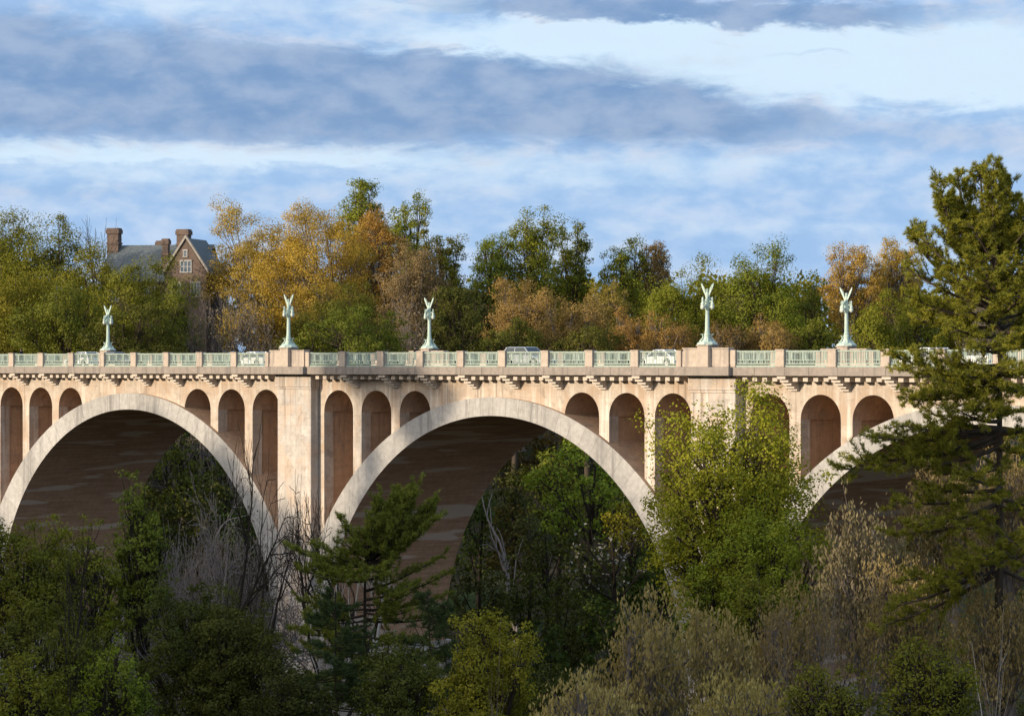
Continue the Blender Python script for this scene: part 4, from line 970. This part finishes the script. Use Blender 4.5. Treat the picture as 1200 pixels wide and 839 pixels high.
pine('white_pine', 1235, 225, 150, 900, auto_boughs(rgp, 240, 640, 46, 18, 95, (24, -10)), 'needle', 'brown', color=(1.0, 1.0, 0.8), trunk_r=0.28, nlen=5.0, seed=15, tuftpx=3.4, label='pine cut off by the right edge of the picture', cat=TREE)
for i, (px, yt, d, lab) in enumerate([(395, 690, 160, 'shaded young pine low to the left of the spreading pine'), (505, 690, 172, 'shaded young pine low to the right of the spreading pine')]):
    pine('young_pine', px, yt, d, 900, auto_boughs(rgp, yt + 8, yt + 150, 46, 10, 75, (6, -4), 1.1, 0.7), 'blue', 'dark', color=(0.75, 0.85, 0.8), trunk_r=0.14, nlen=6, seed=20 + i, label=lab, cat=TREE)
# understorey that closes the gaps between trunks
def undergrowth():
    rg = np.random.RandomState(12); C = []
    px = rg.uniform(-150, 1350, 2600); d = rg.uniform(95, 400, 2600)
    xy = CAM[:2] + FW * d[:, None] + RT * ((px - 600) * d / FPX)[:, None]
    ok = ~((xy[:, 1] > -3) & (xy[:, 1] < WID + 3)); xy = xy[ok]; d = d[ok]
    z = ground_z(xy[:, 0], xy[:, 1]); n = len(xy); per = 34
    R = rg.uniform(0.9, 2.4, n); own = np.repeat(np.arange(n), per)
    u = unit(rg.normal(size=(n * per, 3))) * (rg.uniform(0.2, 1, n * per) ** 0.5)[:, None]; u[:, 2] = np.abs(u[:, 2])
    pos = np.stack([xy[own, 0], xy[own, 1], z[own]], -1) + u * np.stack([R, R, R * 1.3], -1)[own]
    o = link_mesh('undergrowth', leaves_mesh(rg, pos, unit(rg.normal(size=(n * per, 3)) + np.array([0, 0, 0.5])), np.maximum(0.3, 3.6 * d / FPX)[own], 1.4), L['deep']); o.color = (0.9, 0.9, 0.8, 1)
    tag(o, 'dark shrubs and saplings covering the gorge floor and slopes', kind='stuff')
undergrowth()

# ---------------------------------------------------------------- lamps, house, cars, walkers
def xat(px, Y):
    h = FW + RT * (px - 600) / FPX; t = (Y - CAM[1]) / h[1]; return CAM[0] + t * h[0]
M['globe'] = plain('lamp_glass', (0.46, 0.50, 0.42), 0.25, 0.5, 0.06)
def make_lamp(loc, label, rz=0.0):
    root = empty('street_lamp', loc, rz, label=label, cat='street lamp', group='green eagle topped lamps on the parapet')
    P = M['patina']
    b = MB(); b.lathe([(0.86, 0), (0.86, 0.13), (0.80, 0.16), (0.70, 0.22), (0.48, 0.30), (0.33, 0.42), (0.26, 0.60), (0.25, 0.78)], n=8, ph=0.5)
    for k in range(4):
        a = math.pi / 2 * k + math.pi / 4; ca, sa = math.cos(a), math.sin(a)
        b.tube([(0.60 * ca, 0.60 * sa, 0.24), (0.46 * ca, 0.46 * sa, 0.40), (0.32 * ca, 0.32 * sa, 0.62), (0.40 * ca, 0.40 * sa, 0.84), (0.52 * ca, 0.52 * sa, 0.82)], [0.07, 0.06, 0.05, 0.05, 0.03], 6)
    b.build('base', P, root, smooth=False)
    c = MB(); prof = [(0.28, 0.78), (0.28, 0.84), (0.20, 0.90), (0.20, 0.96), (0.23, 1.00), (0.19, 1.06), (0.175, 1.2), (0.145, 2.75), (0.19, 2.80), (0.16, 2.84), (0.20, 2.95), (0.25, 3.08), (0.27, 3.14), (0.18, 3.2)]
    c.lathe(prof, n=16); c.build('column', P, root)
    for k in range(2):
        for s in (1, -1):
            dx, dy = (s, 0) if k == 0 else (0, s)
            r = 0.52
            a = MB()
            a.tube([(0.12 * dx, 0.12 * dy, 3.02), (0.30 * dx, 0.30 * dy, 2.96), (0.46 * dx, 0.46 * dy, 3.10), (0.53 * dx, 0.53 * dy, 3.26), (0.50 * dx, 0.50 * dy, 3.34)], [0.07, 0.06, 0.055, 0.05, 0.04], 6)
            a.tube([(0.12 * dx, 0.12 * dy, 3.30), (0.30 * dx, 0.30 * dy, 3.42), (0.50 * dx, 0.50 * dy, 3.40)], [0.05, 0.045, 0.04], 5)
            ar = a.build('lamp_arm', P, root)
            g_ = MB(); g_.lathe([(0.04, -0.28), (0.12, -0.24), (0.155, -0.14), (0.15, 0.0), (0.10, 0.10), (0.08, 0.12)], (r * dx, r * dy, 3.05), 10); g_.build('lantern_globe', M['globe'], ar, smooth=True)
            k_ = MB(); k_.lathe([(0.12, 0.10), (0.14, 0.13), (0.10, 0.24), (0.05, 0.34), (0.06, 0.40), (0.04, 0.48), (0.07, 0.55), (0.015, 0.72)], (r * dx, r * dy, 3.05), 8); k_.build('lantern_cap', P, ar)
    e = MB()
    e.lathe([(0.17, 3.2), (0.20, 3.34), (0.14, 3.44), (0.22, 3.52), (0.16, 3.60)], n=10)
    e.lathe([(0.09, 3.58), (0.15, 3.72), (0.165, 3.90), (0.14, 4.06), (0.09, 4.16), (0.10, 4.22), (0.115, 4.30), (0.08, 4.38), (0.02, 4.41)], n=10)
    e.tube([(0, -0.06, 4.31), (0, -0.16, 4.31), (0, -0.21, 4.25)], [0.055, 0.035, 0.008], 6)
    e.tube([(0, 0.12, 3.80), (0, 0.26, 3.60), (0, 0.34, 3.46)], [0.10, 0.12, 0.07], 6)
    eg = e.build('eagle', P, root)
    for s in (1, -1):
        w = MB()
        pts = [(0.09, 3.80), (0.15, 4.02), (0.24, 4.24), (0.36, 4.48), (0.49, 4.70), (0.61, 4.86), (0.645, 4.82), (0.60, 4.62), (0.50, 4.40), (0.38, 4.18), (0.27, 3.98), (0.19, 3.84)]
        pts = [(s * x, z) for x, z in pts]
        w.prism(pts, 'y', 0.0, 0.07)
        for j in range(4):
            w.tube([(s * (0.18 + 0.05 * j), -0.005, 3.92 + 0.06 * j), (s * (0.30 + 0.065 * j), -0.012, 4.50 + 0.09 * j)], [0.03, 0.015], 4)
        w.build('wing', P, eg)
    return root
FAR_L, NEAR_L = WID + 1.62, -1.62
lamp0 = None
for (x, y, z, lab, rz) in [
  (0, NEAR_L, 1.5, 'green eagle topped lamp on the near parapet above the left hand pier', 0.0),
  (50, NEAR_L, 1.5, 'green eagle topped lamp on the near parapet above the spring green maple', 0.0),
  (-50, FAR_L, 1.5, 'green eagle topped lamp on the far parapet below the left end of the house', math.pi),
  (0, FAR_L, 1.5, 'green eagle topped lamp on the far parapet in front of the bronze tree', math.pi),
  (50, FAR_L, 1.5, 'green eagle topped lamp on the far parapet beside the big multi topped pine', math.pi)]:
    if lamp0 is None: lamp0 = make_lamp((x, y, z), lab, rz)
    else:
        c = copy_tree(lamp0); c.location = (x, y, z); c.rotation_euler = (0, 0, rz); c['label'] = lab

# ---- brick house among the trees
def brick():
    m, t, b = principled('red_brick', 0.9, 0.15)
    br = t.new('ShaderNodeTexBrick'); br.inputs['Scale'].default_value = 4.0; br.inputs['Color1'].default_value = (0.105, 0.067, 0.052, 1); br.inputs['Color2'].default_value = (0.085, 0.056, 0.047, 1); br.inputs['Mortar'].default_value = (0.22, 0.19, 0.165, 1)
    P = objco(t, False); sp = t.new('ShaderNodeSeparateXYZ'); t.link(P, sp.inputs[0]); cb = t.new('ShaderNodeCombineXYZ'); t.link(t.m('ADD', sp.outputs[0], sp.outputs[1]), cb.inputs[0]); t.link(sp.outputs[2], cb.inputs[1])
    t.link(cb.outputs[0], br.inputs['Vector']); n = t.noise(P, 0.8, 4); t.link(t.mix(t.mapr(n, 0.4, 0.7, 0, 0.4), br.outputs[0], (0.21, 0.15, 0.11)), b.inputs['Base Color']); return m
def slate():
    m, t, b = principled('slate', 0.6, 0.4)
    P = objco(t, False); br = t.new('ShaderNodeTexBrick'); br.inputs['Scale'].default_value = 2.2; br.inputs['Color1'].default_value = (0.115, 0.135, 0.14, 1); br.inputs['Color2'].default_value = (0.08, 0.095, 0.10, 1); br.inputs['Mortar'].default_value = (0.06, 0.07, 0.08, 1)
    sp = t.new('ShaderNodeSeparateXYZ'); t.link(P, sp.inputs[0]); cb = t.new('ShaderNodeCombineXYZ'); t.link(t.m('ADD', sp.outputs[0], sp.outputs[1]), cb.inputs[0]); t.link(sp.outputs[2], cb.inputs[1]); t.link(cb.outputs[0], br.inputs['Vector'])
    t.link(br.outputs[0], b.inputs['Base Color']); return m
M['coping'] = plain('weathered_coping_stone', (0.30, 0.275, 0.24), 0.9, 0.2, 0.2); M['brick'] = brick(); M['slate'] = slate(); M['trim'] = plain('pale_stone_trim', (0.55, 0.50, 0.43), 0.85, 0.2, 0.12)
M['pane'] = plain('window_glass', (0.10, 0.13, 0.17), 0.12, 0.6, 0.2); M['frame'] = plain('white_window_frame', (0.34, 0.33, 0.31), 0.6, 0.3, 0.08)
def build_house():
    d = 452; p = at(196, d); g0 = gz(p) - 0.5; k = d / FPX
    root = empty('brick_house', (p[0], p[1], g0), math.radians(YAW) - math.radians(14), label='large red brick house with slate roofs and tall chimneys half hidden by trees', cat='house')
    Z = lambda py: zat(py, d) - g0
    eave, ridge = Z(330), Z(288)
    w = MB(); w.prism([(-5, 0), (5, 0), (5, eave), (0, ridge - 0.2), (-5, eave)], 'x', -9.2, 7.5); w.build('wall', M['brick'], root)
    r = MB()
    for s in (1, -1):
        r.prism([(s * 5.5, eave - 0.25), (s * 5.5, eave - 0.02), (0, ridge + 0.12), (0, ridge - 0.12)], 'x', -9.6, 7.9)
    rf = r.build('roof', M['slate'], root)
    ga, ge = Z(284), Z(322); hw = 3.4; gx = 6.4
    q = MB(); q.prism([(gx - hw, 0), (gx + hw, 0), (gx + hw, ge), (gx, ga), (gx - hw, ge)], 'y', -8.6, -1.0)
    gb = q.build('gable_wall', M['brick'], root)
    q = MB()
    for s in (1, -1):
        q.prism([(gx + s * (hw + 0.5), ge - 0.45), (gx + s * (hw + 0.5), ge - 0.2), (gx, ga + 0.25), (gx, ga + 0.02)], 'y', -8.2, 0.5)
    q.build('roof', M['slate'], root)
    q = MB()
    for s in (1, -1):
        q.prism([(gx + s * (hw + 0.35), ge - 0.15), (gx + s * (hw + 0.35), ge + 0.40), (gx, ga + 0.75), (gx, ga + 0.20)], 'y', -8.85, -8.25)
    q.build('coping', M['coping'], gb)
    def chim(x, y, w_, dp, z0, z1, pots=0):
        q = MB(); q.box(x - w_ / 2, x + w_ / 2, y - dp / 2, y + dp / 2, z0, z1 - 0.9); q.box(x - w_ / 2 - 0.12, x + w_ / 2 + 0.12, y - dp / 2 - 0.12, y + dp / 2 + 0.12, z1 - 2.6, z1 - 2.3)
        q.box(x - w_ / 2 - 0.16, x + w_ / 2 + 0.16, y - dp / 2 - 0.16, y + dp / 2 + 0.16, z1 - 0.9, z1 - 0.25); q.box(x - w_ / 2 - 0.05, x + w_ / 2 + 0.05, y - dp / 2 - 0.05, y + dp / 2 + 0.05, z1 - 0.25, z1)
        return q.build('chimney', M['brick'], rf)
    chim(-8.9, -0.4, 1.9, 1.5, eave - 2, Z(267)); chim(2.6, 0.6, 1.9, 1.6, eave, Z(269)); chim(1.0, -3.2, 1.0, 0.9, eave - 3, Z(281)); chim(-1.6, 0.5, 0.7, 0.7, ridge - 2, Z(282))
    def window(x, yf, z0, z1, w_, lights):
        f = MB(); t_ = 0.12
        f.box(x - w_ / 2 - t_, x + w_ / 2 + t_, yf - 0.10, yf + 0.05, z1, z1 + t_ + 0.1); f.box(x - w_ / 2 - t_, x + w_ / 2 + t_, yf - 0.14, yf + 0.05, z0 - 0.16, z0)
        for i in range(lights + 1):
            xx = x - w_ / 2 + w_ * i / lights; f.box(xx - 0.07, xx + 0.07, yf - 0.08, yf + 0.05, z0, z1)
        f.box(x - w_ / 2, x + w_ / 2, yf - 0.06, yf + 0.05, (z0 + z1) / 2 - 0.05, (z0 + z1) / 2 + 0.05)
        o = f.build('window', M['frame'], root); h = MB(); h.box(x - w_ / 2, x + w_ / 2, yf - 0.03, yf + 0.03, z0, z1); h.build('pane', M['pane'], o)
    window(gx, -8.62, Z(321), Z(309), 1.8, 3); window(gx - 0.1, -8.62, Z(303), Z(297), 0.6, 1); window(gx - 1.6, -8.62, Z(349), Z(334), 1.5, 3); window(gx + 1.6, -8.62, Z(349), Z(334), 1.5, 3)
    for x in (-7, -4, -1): window(x, -5.02, eave - 3.2, eave - 1.2, 1.6, 3)
    q = MB(); q.prism([(-5.3, eave - 0.2), (-5.3, eave + 1.3), (-3.2, eave + 2.0), (-3.2, eave - 0.2)], 'x', -6.0, -4.6); dm = q.build('dormer', M['slate'], root)
build_house()

# ---- cars on the deck
M['tyre'] = plain('tyre_rubber', (0.02, 0.02, 0.021), 0.85, 0.2, 0.2); M['rim'] = plain('wheel_rim', (0.45, 0.45, 0.46), 0.35, 0.5, 0.1, metal=0.7)
M['carglass'] = plain('car_glass', (0.03, 0.04, 0.045), 0.06, 0.6, 0.1); M['lens'] = plain('headlight_lens', (0.85, 0.85, 0.82), 0.1, 0.6, 0.05); M['red'] = plain('tail_light_lens', (0.45, 0.02, 0.02), 0.2, 0.5, 0.1)
def paint(name, col):
    m, t, b = principled(name, 0.35, 0.5); b.inputs['Base Color'].default_value = (*col, 1); b.inputs['Coat Weight'].default_value = 0.6; b.inputs['Coat Roughness'].default_value = 0.06; return m
PAINT = {'white': paint('white_car_paint', (0.80, 0.80, 0.79)), 'silver': paint('silver_car_paint', (0.36, 0.38, 0.40)), 'grey': paint('grey_car_paint', (0.16, 0.17, 0.18))}
def make_car(px, Y, head, col, style, label):
    """nose towards local +x"""
    root = empty('car', (xat(px, Y), Y, -0.268), 0 if head > 0 else math.pi, label=label, cat='car', group='cars crossing the bridge')
    Ln, H, belt, w = (4.55, 1.46, 0.88, 0.89) if style == 'sedan' else ((4.25, 1.52, 0.92, 0.88) if style == 'hatch' else (4.75, 1.74, 1.05, 0.94))
    a = Ln / 2; wr = 0.335 if style != 'suv' else 0.37; fx, bx = a - 0.88, -a + 0.92
    def arch(cx): return [(cx + (wr + 0.06) * math.cos(t), wr + (wr + 0.06) * math.sin(t)) for t in np.linspace(math.pi, 0, 9)]
    low = 0.24
    prof = [(-a + 0.06, low + 0.05), (bx - wr - 0.06, low)] + arch(bx) + [(bx + wr + 0.06, low), (fx - wr - 0.06, low)] + arch(fx) + [(fx + wr + 0.06, low), (a - 0.05, low + 0.04), (a, 0.48), (a - 0.06, 0.66), (a - 0.35, 0.76), (a - 1.35, belt), (-a + 0.25, belt + 0.04), (-a + 0.03, belt - 0.08), (-a, 0.55)]
    m = MB(); n = len(prof)
    ys = [(-w, 1.0), (-w * 0.985, 1.0), (w * 0.985, 1.0), (w, 1.0)]
    m.prism(prof, 'y', -w, w)
    body = m.build('body', PAINT[col], root, bevel=0.03)
    f0, f1 = a - 1.35, a - 2.10
    if style == 'sedan': r1, r0 = -a + 1.45, -a + 0.55
    elif style == 'hatch': r1, r0 = -a + 0.72, -a + 0.15
    else: r1, r0 = -a + 0.55, -a + 0.12
    wt = w - 0.20
    c = MB()
    vs = [(r0, -w + 0.05, belt), (f0, -w + 0.05, belt), (f0, w - 0.05, belt), (r0, w - 0.05, belt), (r1, -wt, H - 0.04), (f1, -wt, H - 0.04), (f1, wt, H - 0.04), (r1, wt, H - 0.04)]
    c.add(vs, [(3, 2, 1, 0), (4, 5, 6, 7), (0, 1, 5, 4), (1, 2, 6, 5), (2, 3, 7, 6), (3, 0, 4, 7)])
    c.build('window', M['carglass'], root, bevel=0.03)
    r = MB(); vs = [(r1 - 0.08, -wt - 0.02, H - 0.06), (f1 + 0.06, -wt - 0.02, H - 0.06), (f1 + 0.06, wt + 0.02, H - 0.06), (r1 - 0.08, wt + 0.02, H - 0.06), (r1 + 0.1, -wt + 0.1, H), (f1 - 0.1, -wt + 0.1, H), (f1 - 0.1, wt - 0.1, H), (r1 + 0.1, wt - 0.1, H)]
    r.add(vs, [(3, 2, 1, 0), (4, 5, 6, 7), (0, 1, 5, 4), (1, 2, 6, 5), (2, 3, 7, 6), (3, 0, 4, 7)])
    for s in (-1, 1):
        yb, yt = s * (w - 0.045), s * (wt + 0.01)
        xm = (f1 + r1) / 2 - 0.05
        r.tube([(f0, yb, belt), (f1, yt, H - 0.04)], 0.045, 5); r.tube([(r0, yb, belt), (r1, yt, H - 0.04)], 0.07, 5); r.tube([(xm, yb, belt), (xm, yt, H - 0.04)], 0.05, 5)
    r.build('roof', PAINT[col], root)
    for cx in (fx, bx):
        for s in (-1, 1):
            t = MB(); t.prism([(cx + wr * math.cos(q), wr + wr * math.sin(q)) for q in np.linspace(0, 2 * math.pi, 20)[:-1]], 'y', s * (w - 0.21), s * (w - 0.01)); wh = t.build('wheel', M['tyre'], root)
            t = MB(); t.prism([(cx + wr * 0.64 * math.cos(q), wr + wr * 0.64 * math.sin(q)) for q in np.linspace(0, 2 * math.pi, 16)[:-1]], 'y', s * (w - 0.02), s * (w + 0.005)); t.build('rim', M['rim'], wh)
    for s in (-1, 1):
        t = MB(); t.box(a - 0.22, a - 0.005, s * 0.52 - 0.2, s * 0.52 + 0.2, 0.56, 0.68); t.build('headlight', M['lens'], root, bevel=0.02)
        t = MB(); t.box(-a - 0.012, -a + 0.2, s * 0.62 - 0.16, s * 0.62 + 0.16, 0.70, 0.84); t.build('tail_light', M['red'], root, bevel=0.02)
        t = MB(); t.box(f0 - 0.35, f0 - 0.18, s * (w + 0.09) - 0.09, s * (w + 0.09) + 0.09, belt + 0.02, belt + 0.15); t.build('mirror', PAINT[col], root, bevel=0.02)
    return root
make_car(97, 5.4, -1, 'white', 'hatch', 'white car on the bridge just left of the leftmost lamp')
make_car(139, 9.0, 1, 'grey', 'hatch', 'grey car on the bridge right beside the leftmost lamp')
make_car(298, 4.6, -1, 'white', 'sedan', 'white saloon car beside the stone block of the near left lamp')
make_car(619, 3.6, 1, 'silver', 'suv', 'silver tall car with its roof above the railing in mid bridge')
make_car(775, 5.0, -1, 'white', 'sedan', 'white saloon car just left of the near right lamp block')
make_car(1086, 6.0, -1, 'white', 'hatch', 'white car half hidden by the big pine')
make_car(1138, 6.5, -1, 'white', 'sedan', 'white car behind the trunk of the big pine')

# ---- two people walking on the pavement
M['skin'] = plain('skin', (0.42, 0.26, 0.19), 0.6, 0.3, 0.1); M['hair'] = plain('dark_hair', (0.015, 0.012, 0.010), 0.7, 0.3, 0.2)
M['coat'] = plain('dark_coat', (0.02, 0.02, 0.026), 0.9, 0.2, 0.2); M['jean'] = plain('blue_trousers', (0.05, 0.07, 0.12), 0.9, 0.2, 0.2)
def make_person(x, y, h, rz, label, coat):
    root = empty('person', (x, y, -0.13), rz, label=label, cat='person')
    J = {'pelvis': (0, 0, .53), 'waist': (.005, 0, .60), 'chest': (.01, 0, .72), 'neck': (.012, 0, .83), 'chin': (.025, 0, .875), 'head': (.03, 0, .93), 'crown': (.025, 0, .972)}
    rad = {'pelvis': .085, 'waist': .075, 'chest': .09, 'neck': .036, 'chin': .045, 'head': .062, 'crown': .045}
    ed = [('pelvis', 'waist'), ('waist', 'chest'), ('chest', 'neck'), ('neck', 'chin'), ('chin', 'head'), ('head', 'crown')]
    for s, nm, st in ((1, 'l', 1), (-1, 'r', -1)):
        J.update({nm + 'hip': (0.01 * st, .05 * s, .50), nm + 'knee': (.075 * st + .03, .052 * s, .28), nm + 'ank': (.13 * st - .02, .052 * s, .045), nm + 'toe': (.13 * st + .055, .055 * s, .018),
                  nm + 'sh': (.01, .105 * s, .79), nm + 'el': (-.05 * st, .135 * s, .63), nm + 'wr': (-.06 * st + .06, .13 * s, .50), nm + 'hd': (-.06 * st + .08, .125 * s, .445)})
        rad.update({nm + 'hip': .062, nm + 'knee': .042, nm + 'ank': .028, nm + 'toe': .024, nm + 'sh': .042, nm + 'el': .032, nm + 'wr': .022, nm + 'hd': .022})
        ed += [('pelvis', nm + 'hip'), (nm + 'hip', nm + 'knee'), (nm + 'knee', nm + 'ank'), (nm + 'ank', nm + 'toe'), ('chest', nm + 'sh'), (nm + 'sh', nm + 'el'), (nm + 'el', nm + 'wr'), (nm + 'wr', nm + 'hd')]
    names = list(J); me = bpy.data.meshes.new('sk'); me.from_pydata([tuple(c * h for c in J[n]) for n in names], [(names.index(a), names.index(b)) for a, b in ed], [])
    o = bpy.data.objects.new('sk', me); COL.objects.link(o)
    o.modifiers.new('s', 'SKIN'); o.modifiers.new('d', 'SUBSURF').levels = 1
    for i, n in enumerate(names): me.skin_vertices[0].data[i].radius = (rad[n] * h, rad[n] * h); me.skin_vertices[0].data[i].use_root = n == 'pelvis'
    dg = bpy.context.evaluated_depsgraph_get(); m2 = bpy.data.meshes.new_from_object(o.evaluated_get(dg)); bpy.data.objects.remove(o)
    for mm in (M['skin'], coat, M['jean'], M['hair']): m2.materials.append(mm)
    for p in m2.polygons:
        c = p.center / h; p.use_smooth = True
        p.material_index = 0 if c.z > .845 or (c.z < .485 and abs(c.y) > .10) else (1 if c.z > .50 else (2 if c.z > .05 else 3))
    b = link_mesh('body', m2, None, root)
    hm = MB(); hm.lathe([(0.066 * h, -0.035 * h), (0.074 * h, 0.0), (0.068 * h, 0.03 * h), (0.04 * h, 0.054 * h), (0.004 * h, 0.062 * h)], (0.018 * h, 0, 0.935 * h), 12); hm.build('hair', M['hair'], root, smooth=True)
    fc = MB()
    fc.lathe([(0.010 * h, -0.012 * h), (0.013 * h, 0), (0.004 * h, 0.02 * h)], (0.094 * h, 0, 0.915 * h), 6); fc.build('nose', M['skin'], root)
make_person(xat(25, -0.3), -0.3, 1.74, math.pi, 'person in dark clothes walking at the far left end of the bridge', M['coat'])
make_person(xat(487, 0.2), 0.2, 1.72, math.pi, 'person in dark coat walking by the railing in front of the second far lamp', M['coat'])
